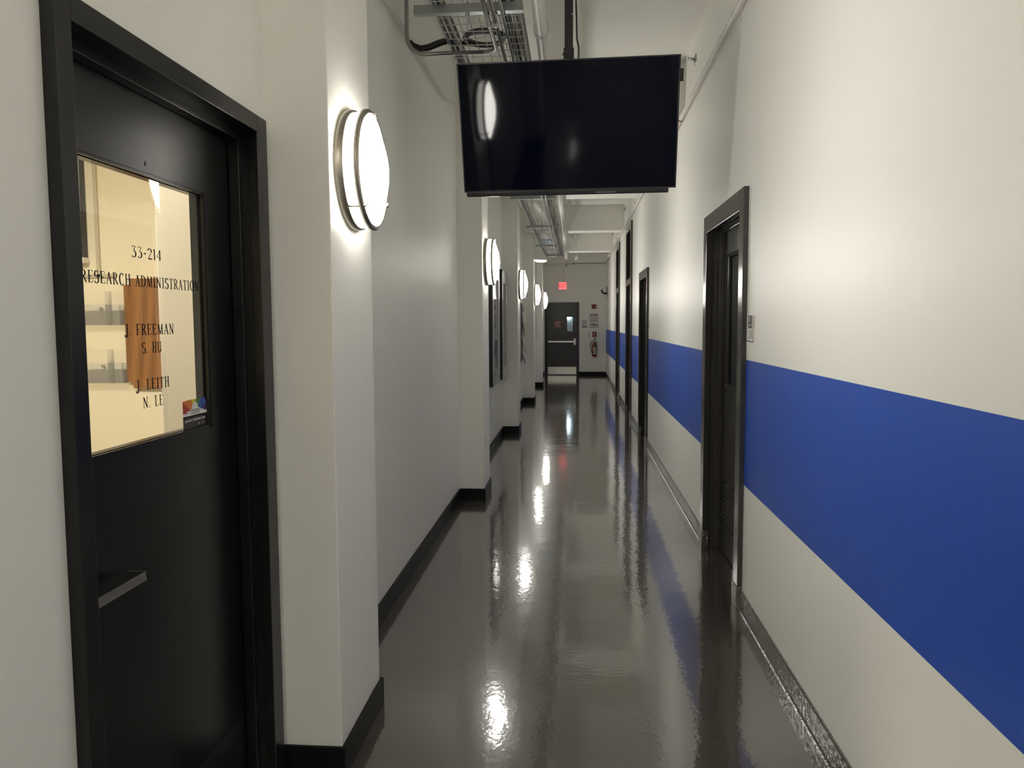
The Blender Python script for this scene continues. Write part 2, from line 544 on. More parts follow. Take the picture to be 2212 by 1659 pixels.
hd.lathe([(0, 0.026), (0.008, 0.026), (0.009, 0.022)], 32, 'X', (LX1, 1.492, 0.925)); hd.tube([(LX1, 1.492, 0.925), (-0.990, 1.492, 0.925)], 0.011, 16)
hd.box(-0.990, -0.983, 1.475, 1.682, 0.9135, 0.9345, 0.0015)
hd.box(-1.028, -0.983, 1.676, 1.682, 0.9135, 0.9345, 0.0015)
part(hd, 'lever_handle', M_steel, d1, 'satin steel lever handle')
# grey smudge mark in the paint over the glass
part(MB().box(LX1, LX1 + 0.0006, 1.842, 1.846, 1.884, 1.895), 'paint_nick', mat('nick', (0.005, 0.005, 0.005, 1), 0.8), d1)

# lettering: drawn stroke by stroke, thick and thin strokes with fine serifs, unit cap height
TK, TN = 0.130, 0.052
def arc(cx, cy, rx, ry, a0, a1, n=12):
    return [(cx + rx * math.cos(math.radians(a0 + (a1 - a0) * i / n)), cy + ry * math.sin(math.radians(a0 + (a1 - a0) * i / n))) for i in range(n + 1)]
def sf(x, y, w_=0.13):
    return ('n', [(x - w_, y), (x + w_, y)])
G = {
    'I': (0.30, [('t', [(0.15, 0), (0.15, 1)]), sf(0.15, 0.02), sf(0.15, 0.98)]),
    'E': (0.52, [('t', [(0.13, 0), (0.13, 1)]), ('n', [(0.02, 0.98), (0.46, 0.98), (0.48, 0.82)]), ('n', [(0.13, 0.52), (0.38, 0.52)]), ('n', [(0.02, 0.02), (0.46, 0.02), (0.50, 0.20)])]),
    'F': (0.50, [('t', [(0.13, 0), (0.13, 1)]), ('n', [(0.02, 0.98), (0.46, 0.98), (0.48, 0.82)]), ('n', [(0.13, 0.50), (0.38, 0.50)]), sf(0.13, 0.02)]),
    'L': (0.50, [('t', [(0.13, 0), (0.13, 1)]), sf(0.13, 0.98), ('n', [(0.02, 0.02), (0.46, 0.02), (0.49, 0.22)])]),
    'H': (0.62, [('t', [(0.13, 0), (0.13, 1)]), ('t', [(0.49, 0), (0.49, 1)]), ('n', [(0.13, 0.52), (0.49, 0.52)]), sf(0.13, 0.02, .1), sf(0.13, 0.98, .1), sf(0.49, 0.02, .1), sf(0.49, 0.98, .1)]),
    'T': (0.52, [('t', [(0.26, 0), (0.26, 1)]), ('n', [(0.03, 0.82), (0.04, 0.98), (0.48, 0.98), (0.49, 0.82)]), sf(0.26, 0.02)]),
    'N': (0.64, [('n', [(0.11, 0), (0.11, 0.98)]), ('t', [(0.11, 0.98), (0.51, 0.02)]), ('n', [(0.51, 0.0), (0.51, 1)]), sf(0.11, 0.02, .08), sf(0.51, 0.98, .08), ('n', [(0.0, 0.98), (0.12, 0.98)])]),
    'M': (0.72, [('n', [(0.10, 0), (0.13, 1)]), ('t', [(0.13, 0.98), (0.36, 0.05)]), ('n', [(0.36, 0.05), (0.58, 0.98)]), ('t', [(0.60, 0), (0.58, 1)]), sf(0.10, 0.02, .08), sf(0.60, 0.02, .09)]),
    'A': (0.58, [('n', [(0.08, 0), (0.29, 1)]), ('t', [(0.29, 1.0), (0.50, 0)]), ('n', [(0.14, 0.33), (0.42, 0.33)]), sf(0.07, 0.02, .08), sf(0.50, 0.02, .09)]),
    'R': (0.58, [('t', [(0.13, 0), (0.13, 1)]), ('n', [(0.02, 0.98), (0.25, 0.98)]), ('m', arc(0.24, 0.75, 0.20, 0.23, 90, -90)), ('n', [(0.13, 0.52), (0.25, 0.52)]), ('t', [(0.27, 0.52), (0.52, 0.0)]), sf(0.13, 0.02, .1)]),
    'D': (0.62, [('t', [(0.13, 0), (0.13, 1)]), ('n', [(0.02, 0.98), (0.26, 0.98)]), ('n', [(0.02, 0.02), (0.26, 0.02)]), ('m', arc(0.24, 0.5, 0.29, 0.48, 90, -90))]),
    'U': (0.60, [('t', [(0.12, 1), (0.12, 0.28)]), ('m', arc(0.29, 0.28, 0.17, 0.27, 180, 360)), ('n', [(0.46, 0.28), (0.46, 1)]), sf(0.12, 0.98, .1), sf(0.46, 0.98, .08)]),
    'C': (0.58, [('m', arc(0.32, 0.5, 0.24, 0.50, 50, 310, 20)), ('n', [(0.475, 0.76), (0.475, 0.99)])]),
    'O': (0.64, [('m', arc(0.32, 0.5, 0.26, 0.50, 0, 360, 26))]),
    'S': (0.50, [('m', arc(0.25, 0.75, 0.17, 0.25, 40, 250, 14) + arc(0.24, 0.26, 0.19, 0.27, 80, -140, 14)), ('n', [(0.39, 0.80), (0.39, 0.98)]), ('n', [(0.07, 0.02), (0.07, 0.20)])]),
    'J': (0.38, [('t', [(0.26, 1), (0.26, 0.05)]), ('m', arc(0.13, 0.06, 0.13, 0.24, 0, -165, 12)), ('n', [(0.0, -0.02), (0.04, 0.05)]), sf(0.26, 0.98, .11)]),
    '3': (0.50, [('n', [(0.06, 0.82), (0.06, 0.97), (0.40, 0.97)]), ('n', [(0.40, 0.97), (0.20, 0.60)]), ('m', arc(0.20, 0.30, 0.22, 0.30, 90, -140, 16))]),
    '2': (0.50, [('m', arc(0.23, 0.76, 0.18, 0.23, 170, -20, 14)), ('n', [(0.40, 0.68), (0.06, 0.03)]), ('t', [(0.05, 0.05), (0.46, 0.05)])]),
    '1': (0.26, [('t', [(0.14, 0), (0.14, 1)]), ('n', [(0.04, 0.86), (0.14, 1)])]),
    '4': (0.52, [('t', [(0.38, 0), (0.38, 1)]), ('n', [(0.38, 0.99), (0.05, 0.34)]), ('n', [(0.05, 0.30), (0.50, 0.30)])]),
    '-': (0.36, [('t', [(0.06, 0.46), (0.27, 0.46)])]),
    '.': (0.22, [('d', (0.08, 0.05))]),
    ' ': (0.34, []),
}

def stroke(mb, pts, wd, xf, d0, d1_):
    """flat ribbon polygon of width wd along pts (unit coordinates -> xf)"""
    n = len(pts)
    closed = (abs(pts[0][0] - pts[-1][0]) < 1e-6 and abs(pts[0][1] - pts[-1][1]) < 1e-6)
    L, Rr = [], []
    for i in range(n):
        if closed and (i == 0 or i == n - 1):
            ax, ay = pts[-2]; bx, by = pts[1]
        else:
            ax, ay = pts[max(0, i - 1)]; bx, by = pts[min(n - 1, i + 1)]
        dx, dy = bx - ax, by - ay
        l = math.hypot(dx, dy) or 1
        nx, ny = -dy / l, dx / l
        wi = wd(nx, ny) / 2
        L.append((pts[i][0] + nx * wi, pts[i][1] + ny * wi)); Rr.append((pts[i][0] - nx * wi, pts[i][1] - ny * wi))
    for i in range(n - 1):
        q = [xf(*L[i]), xf(*Rr[i]), xf(*Rr[i + 1]), xf(*L[i + 1])]
        mb.prism(q, d0, d1_, 'X')

def line_of_text(s, yc, z, capz, width, name, root, x, m):
    """a line centred at yc, base line z, cap height capz, total width in metres, on the plane X = x"""
    tot = sum(G[c][0] for c in s) + 0.10 * (len(s) - 1)
    k = width / tot
    mb = MB()
    cur = yc - width / 2
    for c in s:
        wdt, st = G[c]
        xf = lambda u, v, cur=cur: (cur + u * k, z + v * capz)
        for t_, g in st:
            if t_ == 'd':
                mb.prism([xf(g[0] - .05, g[1] - .05), xf(g[0] + .05, g[1] - .05), xf(g[0] + .05, g[1] + .05), xf(g[0] - .05, g[1] + .05)], x, x + 0.0003, 'X')
                continue
            # strokes that run upright are thick, level ones thin (nx = horizontal share of the stroke's normal)
            f = {'t': lambda nx, ny: TK * 0.9, 'n': lambda nx, ny: TN, 'm': lambda nx, ny: TN + (TK - TN) * abs(nx) ** 1.5}[t_]
            stroke(mb, g, f, xf, x, x + 0.0003)
        cur += (wdt + 0.10) * k
    return part(mb, name, m, root)

XG = -1.0494
for s, a, b, z in (('33-214', 1.785, 1.917, 1.6612), ('RESEARCH ADMINISTRATION', 1.588, 2.111, 1.5925),
                   ('J. FREEMAN', 1.743, 1.967, 1.4755), ('S. HU', 1.812, 1.903, 1.4305),
                   ('J. LEITH', 1.780, 1.933, 1.3405), ('N. LE', 1.807, 1.900, 1.2965)):
    line_of_text(s, (a + b) / 2, z, 0.0268, b - a, 'glass_lettering', d1, XG, M_letter)

# rainbow sticker in the corner of the glass
stk = empty('window_sticker', (XG, 2.062, 1.245), 'small rainbow sticker in the lower corner of the office door glass', 'sticker')
sy0, sy1, sz0, sz1 = 1.997, 2.130, 1.210, 1.295
zmid = 1.252
part(MB().box(XG, XG + 0.0004, sy0, sy1, sz0, zmid), 'black_panel', M_bplast, stk)
cols = [(178, 62, 58), (214, 124, 62), (214, 200, 66), (66, 128, 66), (52, 84, 160), (70, 38, 92)]
cy_, cz_ = (sy0 + sy1) / 2, zmid - 0.004
fan = [180, 146, 112, 82, 54, 26, 0]
for i in range(6):
    poly = [(cy_, cz_)]
    for a in (fan[i], (fan[i] + fan[i + 1]) / 2, fan[i + 1]):
        dy, dz = math.cos(math.radians(a)), math.sin(math.radians(a))
        k = min((sy1 - sy0) / 2 / max(abs(dy), 1e-6), (sz1 - cz_) / max(abs(dz), 1e-6))
        poly.append((cy_ + dy * k, cz_ + dz * k))
    if i == 1: poly.insert(2, (sy0, sz1)) if False else None
    part(MB().prism(poly, XG, XG + 0.0004, 'X'), 'rainbow_ray', mat('sticker_%d' % i, srgb(*cols[i]), 0.5), stk)
bd = MB()
X2 = XG + 0.0009
for y0_, y1_, z0_, z1_ in ((sy0, sy1, zmid - .001, zmid + .007), (sy0 + .022, sy1 - .018, zmid + .007, zmid + .012), (sy0 + .040, sy1 - .036, zmid + .012, zmid + .017)):
    bd.box(XG + 0.0004, X2, y0_, y1_, z0_, z1_)
bd.prism([(cy_ + 0.018 * math.cos(a * PI / 10), zmid + .017 + 0.018 * math.sin(a * PI / 10)) for a in range(11)], XG + 0.0004, X2, 'X')
bld = part(bd, 'white_dome_building', M_wletter, stk)
cb = MB()
for k in range(6): cb.box(X2, X2 + 0.0002, cy_ - 0.020 + k * .008, cy_ - 0.017 + k * .008, zmid + 0.001, zmid + 0.012)
cb.box(X2, X2 + 0.0002, cy_ - 0.022, cy_ + 0.025, zmid + 0.0125, zmid + 0.0145)
part(cb, 'columns', M_gline, bld)
text_mesh('you are welcome here', 0.0125, M_wletter, 'sticker_lettering', stk, (XG + 0.0005, cy_, 1.239), 'X+', 1.0, 0.0002)
ml = MB(); ml.box(XG + .0004, XG + .0007, 2.078, 2.088, 1.222, 1.229); ml.box(XG + .0004, XG + .0007, 2.092, 2.118, 1.2265, 1.2285); ml.box(XG + .0004, XG + .0007, 2.092, 2.122, 1.222, 1.2235)
part(ml, 'small_print', M_gline, stk)

# ------------------------------------------------------------------ the office behind the glass
OY = 4.2
struct(MB().box(-4.5, -1.12, OY, OY + 0.1, 0, 2.8), 'wall_office_back', M_office, 'cream office wall seen through the door glass')
struct(MB().box(-4.6, -4.5, -0.6, OY + 0.1, 0, 2.8), 'wall_office_left', M_office, 'cream office side wall')
struct(MB().box(-4.5, -1.12, -0.7, -0.6, 0, 2.8), 'wall_office_front', M_office, 'cream office wall')
struct(MB().box(-4.6, -1.12, -0.7, OY + 0.1, 2.8, 2.9), 'ceiling_office', M_office, 'office ceiling')
struct(MB().box(-1.345, -1.12, 2.43, 2.93, 0, 2.8, 0.003), 'pilaster', mat('office_column_paint', (0.66, 0.62, 0.54, 1), 0.55), 'cream column standing inside the office')
ol = empty('office_ceiling_light', (-2.3, 2.07, 2.8), 'flat panel light on the office ceiling', 'ceiling light')
part(MB().box(-2.9, -1.7, 1.85, 2.30, 2.76, 2.80, 0.005), 'light_frame', M_plastic, ol)
part(MB().box(-2.86, -1.74, 1.88, 2.27, 2.752, 2.762), 'diffuser', emit('office_diffuser', (1.0, 0.89, 0.70, 1), OFFICE * 2.2), ol)
ob = MB(); ob.box(-2.508, -2.12, OY - 0.03, OY - 0.001, 1.145, 1.757, 0.0)
bmesh.ops.bevel(ob.bm, geom=[e for e in ob.bm.edges if abs(e.verts[0].co.y - e.verts[1].co.y) > 0.01], offset=0.035, segments=6, affect='EDGES')
tag(ob.build('oak_board', M_oak, origin=(-2.31, OY, 1.45)), 'oak board with rounded corners on the cream office wall', 'board')
for k, (zt, zb, lb) in enumerate(((1.688, 1.50, 'upper clear acrylic wall pocket beside the oak board'), (1.365, 1.175, 'lower clear acrylic wall pocket beside the oak board'))):
    pk = empty('wall_pocket', (-2.68, OY, zb), lb, 'wall pocket', 'clear wall pockets in the office')
    part(MB().box(-2.86, -2.515, OY - 0.004, OY - 0.001, zb, zt), 'back_plate', M_acryl, pk)
    fb = MB(); fb.box(-2.86, -2.515, OY - 0.060, OY - 0.056, zb, zt - 0.075); fb.box(-2.86, -2.515, OY - 0.06, OY - 0.004, zb, zb + 0.004)
    fb.box(-2.519, -2.515, OY - 0.06, OY - 0.004, zb, zt - 0.075); fb.box(-2.60, -2.597, OY - 0.062, OY - 0.004, zb, zt)
    part(fb, 'front_tray', M_acryl, pk)
    part(MB().lathe([(0, 0.008), (-0.02, 0.008), (-0.024, 0.0)], 14, 'Y', (-2.655, OY - 0.004, zt - 0.095)), 'peg', M_nickel, pk)
rw = MB(); rw.box(-2.670, -2.650, OY - 0.014, OY, 1.768, 2.8); rw.box(-3.4, -2.570, OY - 0.014, OY, 1.765, 1.785)
tag(rw.build('wire_raceway', mat('raceway_beige', (0.52, 0.47, 0.37, 1), 0.5)), 'thin beige wire raceway running down and along the office wall', 'raceway')
dk = empty('wall_display', (-3.1, OY, 1.86), 'dark wall display at the left edge of the office glass', 'display')
part(MB().box(-3.5, -2.722, OY - 0.05, OY - 0.001, 1.875, 2.52, 0.004), 'housing', M_bplast, dk)
part(MB().box(-3.48, -2.745, OY - 0.053, OY - 0.05, 1.90, 2.12), 'dark_glass', mat('display_glass', (0.012, 0.022, 0.035, 1), 0.1), dk)
part(MB().box(-3.45, -2.715, OY - 0.06, OY - 0.001, 1.845, 1.875, 0.003), 'pale_shelf', M_plastic, dk)

# ------------------------------------------------------------------ right wall doors
def right_door(k, y0, y1, ztop, transom=False, detail=False):
    names = ['nearest charcoal door on the right, beside the blue band', 'second door on the right, black and set deep in its frame',
             'third door on the right, tall with a transom above', 'farthest door on the right, tall with a transom above']
    root = empty('door_%d' % (k + 2), (0.96, y1 - 0.1, 0), names[k], None, None, 'structure')
    wn, wf, wt = 0.105, 0.11, 0.108
    XC = XR - 0.026
    c = MB()
    c.box(XC, XR + 0.01, y0, y0 + wn, 0, ztop, 0.003); c.box(XC, XR + 0.01, y1 - wf, y1, 0, ztop, 0.003)
    c.box(XC, XR + 0.01, y0 + wn, y1 - wf, ztop - wt, ztop, 0.0025)
    part(c, 'door_casing', M_gframe, root)
    j = MB()
    a, b, tz = y0 + wn - 0.012, y1 - wf + 0.012, ztop - wt + 0.012
    j.box(XR + 0.002, 1.09, a - 0.03, a + 0.0, 0, tz + 0.03); j.box(XR + 0.002, 1.09, b, b + 0.03, 0, tz + 0.03); j.box(XR + 0.002, 1.09, a, b, tz, tz + 0.03)
    for x0_, dd in ((0.905, 0.010), (0.932, 0.022)):
        j.box(x0_, 0.958, a, a + dd, 0, tz, 0.002); j.box(x0_, 0.958, b - dd, b, 0, tz, 0.002); j.box(x0_, 0.958, a, b, tz - dd, tz, 0.002)
    part(j, 'door_jamb', M_gframe, root)
    top = tz
    if transom:
        tr_ = MB(); tr_.box(XC, 0.99, a - 0.01, b + 0.01, 2.09, 2.19, 0.003)
        part(tr_, 'transom_bar', M_gframe, root)
        part(MB().box(0.962, 0.975, a, b, 2.19, top), 'transom_pane', mat('dark_transom', (0.01, 0.012, 0.014, 1), 0.08), root)
        top = 2.09
    l0, l1 = a + 0.003, b - 0.003
    w0, w1, wz0, wz1 = l0 + 0.13, l1 - 0.11, 1.09, 1.925
    l = MB()
    X0, X1 = 0.959, 1.004
    if detail:
        v0, v1, vz0, vz1 = l0 + 0.13, l1 - 0.13, 0.20, 0.49
        l.box(X0, X1, l0, w0, 0.008, top); l.box(X0, X1, w1, l1, 0.008, top)
        l.box(X0, X1, w0, w1, wz1, top); l.box(X0, X1, w0, w1, vz1, wz0)
        l.box(X0, X1, w0, v0, 0.008, vz1); l.box(X0, X1, v1, w1, 0.008, vz1); l.box(X0, X1, v0, v1, 0.008, vz0)
        part(l, 'door_leaf', M_gdoor, root)
        mo = MB()
        mo.box(X0 + 0.004, X0 + 0.02, w0, w0 + 0.02, wz0, wz1, 0.002); mo.box(X0 + 0.004, X0 + 0.02, w1 - 0.02, w1, wz0, wz1, 0.002)
        mo.box(X0 - 0.006, X0 + 0.02, w0, w1, wz0, wz0 + 0.018, 0.002); mo.box(X0 + 0.004, X0 + 0.02, w0, w1, wz1 - 0.02, wz1, 0.002)
        part(mo, 'panel_moulding', M_gframe, root)
        part(MB().box(X0 + 0.024, X0 + 0.030, w0, w1, wz0, wz1), 'dark_panel', mat('dark_window_panel', (0.022, 0.024, 0.028, 1), 0.25, noise=0.3, nscale=6, stretch=(1, 1, 0.2)), root)
        lv = MB(); lv.box(X0 - 0.004, X0 + 0.001, v0 - 0.015, v1 + 0.015, vz1, vz1 + 0.012, 0.001); lv.box(X0 + 0.036, X0 + 0.04, v0, v1, vz0, vz1)
        lv.box(X0 - 0.005, X0 + 0.036, v1 - 0.001, v1 + 0.014, vz0 - 0.012, vz1, 0.001); lv.box(X0 - 0.005, X0 + 0.036, v0 - 0.014, v0 + 0.001, vz0 - 0.012, vz1, 0.001)
        n = 9
        for q in range(n):
            z = vz0 + 0.012 + q * (vz1 - vz0 - 0.02) / n
            lv.prism([(X0 + 0.004, z), (X0 + 0.030, z + 0.020), (X0 + 0.030, z + 0.024), (X0 - 0.002, z + 0.006), (X0 - 0.002, z + 0.001)], v0, v1, 'Y')
        part(lv, 'louvre', M_gdoor, root, 'louvred vent of charcoal slats')
    else:
        l.box(X0, X1, l0, l1, 0.008, top)
        part(l, 'door_leaf', M_black, root)
    hk = MB()
    hk.tube([(X0, l0 + 0.07, 1.0), (X0 - 0.05, l0 + 0.07, 1.0)], 0.01, 12); hk.tube([(X0 - 0.05, l0 + 0.065, 1.0), (X0 - 0.05, l0 + 0.18, 1.0)], 0.008, 12)
    hk.lathe([(0, 0.026), (-0.008, 0.024)], 24, 'X', (X0, l0 + 0.07, 1.0))
    part(hk, 'lever_handle', M_steel, root)
    pb = MB()
    pb.box(XC - 0.006, XR + 0.012, y0 - 0.004, y0 + wn + 0.004, 0, 0.118, 0.004); pb.box(XC - 0.006, XR + 0.012, y1 - wf - 0.004, y1 + 0.004, 0, 0.118, 0.004)
    part(pb, 'plinth_block', M_cove, root)

right_door(0, *RD[0], detail=True)
right_door(1, *RD[1])
right_door(2, *RD[2], transom=True)
right_door(3, *RD[3], transom=True)

# room signs beside the first and the second right-hand door
def room_sign(yc, lab1):
    rs = empty('room_sign', (XR, yc, 1.41), lab1, 'sign', 'room signs on the right wall')
    part(MB().box(XR - 0.006, XR, yc - 0.052, yc + 0.052, 1.484, 1.531, 0.001), 'dark_plate', mat('sign_grey', (0.075, 0.075, 0.08, 1), 0.3), rs)
    ic = MB()
    for (y_, z_, wy, wz) in ((.03, 1.521, .014, .004), (.012, 1.521, .008, .005), (.028, 1.514, .006, .006), (.016, 1.511, .010, .003), (.032, 1.506, .007, .005), (.020, 1.503, .004, .006)):
        ic.box(XR - 0.0068, XR - 0.006, yc + y_ - wy / 2, yc + y_ + wy / 2, z_ - wz / 2, z_ + wz / 2)
    part(ic, 'white_pictogram', M_wletter, rs)
    ch = MB()
    ch.box(XR - 0.003, XR, yc - 0.052, yc + 0.060, 1.408, 1.482)
    part(ch, 'card', M_paper, rs)
    pr = MB(); pr.box(XR - 0.0036, XR - 0.003, yc - 0.045, yc + 0.055, 1.468, 1.478)
    part(pr, 'blue_heading', mat('sign_blue', (0.03, 0.04, 0.09, 1), 0.5), rs)
    li = MB()
    for z_, a in ((1.453, .03), (1.441, .025), (1.429, .025), (1.421, .018)): li.box(XR - 0.0036, XR - 0.003, yc + 0.005 - a, yc + 0.005 + a, z_ - 0.0016, z_ + 0.0016)
    part(li, 'printed_lines', M_gline, rs)
    fr_ = MB()
    fr_.box(XR - 0.010, XR, yc - 0.060, yc - 0.052, 1.408, 1.531, 0.001); fr_.box(XR - 0.010, XR, yc - 0.060, yc + 0.060, 1.402, 1.408, 0.001); fr_.box(XR - 0.010, XR, yc - 0.060, yc + 0.060, 1.481, 1.4845, 0.001)
    part(fr_, 'steel_frame', M_steel, rs)
room_sign(3.945, 'small grey and white room sign beside the nearest door on the right')
room_sign(9.29, 'small room sign beside the second door on the right')

# ------------------------------------------------------------------ end door
YE = Y1
e = empty('door_6', (0.06, YE, 0), 'dark grey fire door with push bar at the far end of the corridor', None, None, 'structure')
f = MB()
f.box(-0.866, -0.80, YE - 0.022, YE + 0.13, 0, 2.08, 0.003); f.box(0.045, 0.112, YE - 0.022, YE + 0.13, 0, 2.08, 0.003); f.box(-0.80, 0.045, YE - 0.022, YE + 0.13, 2.012, 2.08, 0.0025)
part(f, 'door_frame', M_frame, e)
M_ed = mat('dark_grey_door_paint', (0.022, 0.022, 0.023, 1), 0.34, noise=0.15, nscale=2)
l = MB()
XW0, XW1, ZW0, ZW1 = -0.236, -0.062, 1.245, 1.668
YL = YE + 0.012
l.box(-0.80, XW0, YL, YL + 0.045, 0.01, 2.012); l.box(XW1, 0.045, YL, YL + 0.045, 0.01, 2.012); l.box(XW0, XW1, YL, YL + 0.045, 0.01, ZW0); l.box(XW0, XW1, YL, YL + 0.045, ZW1, 2.012)
part(l, 'door_leaf', M_ed, e)
wf = MB()
for a, b, c, d in ((XW0 - .02, XW0 + .006, ZW0 - .02, ZW1 + .02), (XW1 - .006, XW1 + .02, ZW0 - .02, ZW1 + .02), (XW0, XW1, ZW0 - .02, ZW0 + .006), (XW0, XW1, ZW1 - .006, ZW1 + .02)):
    wf.box(a, b, YL - 0.008, YL + 0.01, c, d, 0.002)
part(wf, 'vision_frame', M_frame, e)
part(MB().box(XW0, XW1, YL + 0.018, YL + 0.026, ZW0, ZW1), 'vision_glass', M_glass, e)
# the stair hall beyond the glass
struct(MB().box(-1.6, 1.2, YE + 2.4, YE + 2.5, 0, 3.2), 'wall_stair_hall', mat('stair_wall_paint', (0.42, 0.52, 0.58, 1), 0.6), 'pale blue-grey stair hall wall beyond the fire door glass')
sl = tag(MB().lathe([(0, 0.10), (-0.06, 0.10), (-0.09, 0.07), (-0.10, 0.0)], 24, 'Y', (-0.24, YE + 2.39, 1.72)).build('stair_hall_lamp', emit('stair_lamp', (0.86, 0.95, 1.0, 1), 9)),
         'small round white lamp seen through the fire door glass', 'wall lamp')
struct(MB().box(-1.6, 1.2, YE + 0.35, YE + 2.4, 3.1, 3.2), 'ceiling_stair_hall', M_ceil, 'stair hall ceiling beyond the fire door')
shl = empty('stair_ceiling_light', (0.2, YE + 1.5, 3.1), 'ceiling light of the stair hall beyond the fire door', 'ceiling light')
part(MB().box(-0.3, 0.7, YE + 1.3, YE + 1.7, 3.06, 3.098), 'diffuser', emit('stair_panel', (0.8, 0.92, 1.0, 1), 7), shl)
pb = MB(); pb.box(-0.765, -0.03, YL - 0.062, YL - 0.03, 0.935, 0.982, 0.006)
part(pb, 'push_bar', mat('bar_steel', (0.75, 0.73, 0.68, 1), 0.3, metal=0.9), e, 'bright steel push bar')
pe = MB(); pe.box(-0.042, 0.020, YL - 0.055, YL, 0.86, 1.052, 0.010); pe.box(-0.775, -0.755, YL - 0.035, YL, 0.93, 0.987, 0.004)
part(pe, 'bar_end_case', mat('case_steel', (0.6, 0.58, 0.54, 1), 0.3, metal=0.9), e)
part(MB().box(-0.785, 0.030, YL - 0.002, YL, 0.025, 0.238), 'kick_plate', M_steel, e, 'scratched steel kick plate')
sg = MB(); sg.box(-0.607, -0.400, YL - 0.003, YL, 1.356, 1.550, 0.0)
sgo = part(sg, 'fire_door_notice', M_red, e, 'red notice reading fire door keep closed')
for s, z in (('FIRE DOOR', 1.513), ('KEEP', 1.457), ('CLOSED', 1.395)):
    text_mesh(s, 0.052 if s != 'FIRE DOOR' else 0.038, M_wletter, 'notice_lettering', sgo, (-0.5035, YL - 0.0040, z), 'Y-', 0.9, 0.0006)

# ------------------------------------------------------------------ things on the end wall
YW = YE
fa = empty('fire_alarm_strobe', (0.55, YW, 1.95), 'red fire alarm strobe with white flasher, topmost item right of the end door', 'fire alarm')
part(MB().box(0.464, 0.600, YW - 0.035, YW, 1.890, 2.014, 0.006), 'alarm_body', M_red, fa)
part(MB().box(0.590, 0.642, YW - 0.05, YW, 1.892, 2.012, 0.012), 'flasher', M_plastic, fa, 'white flasher lens')
for k, (z0_, z1_, lb) in enumerate(((1.534, 1.748, 'upper white notice with a red heading on the end wall'), (1.350, 1.526, 'lower white notice with a grey drawing on the end wall'))):
    po = empty('wall_notice', (0.53, YW, z0_), lb, 'notice', 'paper notices right of the end door')
    part(MB().box(0.405, 0.656, YW - 0.004, YW, z0_, z1_), 'notice_sheet', M_paper, po)
    gp = MB(); rp = MB()
    yy0, yy1 = YW - 0.0046, YW - 0.004
    if k == 0:
        gp.box(0.412, 0.648, yy0, yy1, z1_ - 0.014, z1_ - 0.004); rp.box(0.412, 0.648, yy0, yy1, z1_ - 0.044, z1_ - 0.024)
        for q in range(3):
            xx = 0.420 + q * 0.078
            for r_ in range(5): gp.box(xx, xx + 0.060, yy0, yy1, z0_ + 0.035 + r_ * 0.022, z0_ + 0.039 + r_ * 0.022)
        gp.box(0.412, 0.648, yy0, yy1, z0_ + 0.004, z0_ + 0.014)
    else:
        gp.box(0.410, 0.652, yy0, yy1, z0_ + 0.070, z0_ + 0.085); gp.box(0.48, 0.56, yy0, yy1, z0_ + 0.085, z0_ + 0.115); gp.box(0.57, 0.64, yy0, yy1, z0_ + 0.05, z0_ + 0.066)
        gp.box(0.45, 0.60, yy0, yy1, z0_ + 0.025, z0_ + 0.030); rp.box(0.410, 0.652, yy0, yy1, z0_ + 0.004, z0_ + 0.010)
    part(gp, 'grey_print', M_gline, po); part(rp, 'red_print', M_rline, po)
fs = empty('floor_number_sign', (0.26, YW, 1.366), 'small white sign with the number 2 beside the end door', 'sign')
part(MB().box(0.190, 0.336, YW - 0.004, YW, 1.368, 1.575, 0.001), 'sign_plate', M_paper, fs)
text_mesh('2', 0.085, M_letter, 'number', fs, (0.222, YW - 0.005, 1.432), 'Y-', 0.9, 0.0005)
gp = MB(); gp.box(0.188, 0.338, YW - 0.005, YW - 0.004, 1.366, 1.390)
part(gp, 'black_bar', M_letter, fs)
gp = MB(); gp.box(0.200, 0.33, YW - 0.0046, YW - 0.004, 1.496, 1.502); gp.box(0.205, 0.262, YW - 0.0046, YW - 0.004, 1.546, 1.556); gp.box(0.285, 0.292, YW - 0.0046, YW - 0.004, 1.546, 1.556)
part(gp, 'small_print', M_gline, fs)
pu = empty('fire_alarm_pull', (0.546, YW, 1.167), 'red fire alarm pull station just above the extinguisher', 'fire alarm')
part(MB().box(0.489, 0.602, YW - 0.05, YW, 1.095, 1.240, 0.008), 'housing', M_red, pu)
ph = MB(); ph.box(0.515, 0.576, YW - 0.060, YW - 0.05, 1.158, 1.172, 0.002); ph.box(0.535, 0.556, YW - 0.060, YW - 0.05, 1.140, 1.158, 0.002)
part(ph, 'white_handle', M_wletter, pu)
pl_ = MB(); pl_.box(0.515, 0.575, YW - 0.0512, YW - 0.05, 1.205, 1.217)
part(pl_, 'white_print', M_wletter, pu)
ls = empty('light_switch', (0.387, YW, 1.158), 'white light switch left of the pull station', 'light switch')
part(MB().box(0.352, 0.422, YW - 0.005, YW, 1.100, 1.215, 0.002), 'switch_plate', M_plastic, ls)
part(MB().box(0.380, 0.394, YW - 0.014, YW - 0.004, 1.150, 1.168, 0.002), 'toggle', M_gline, ls)

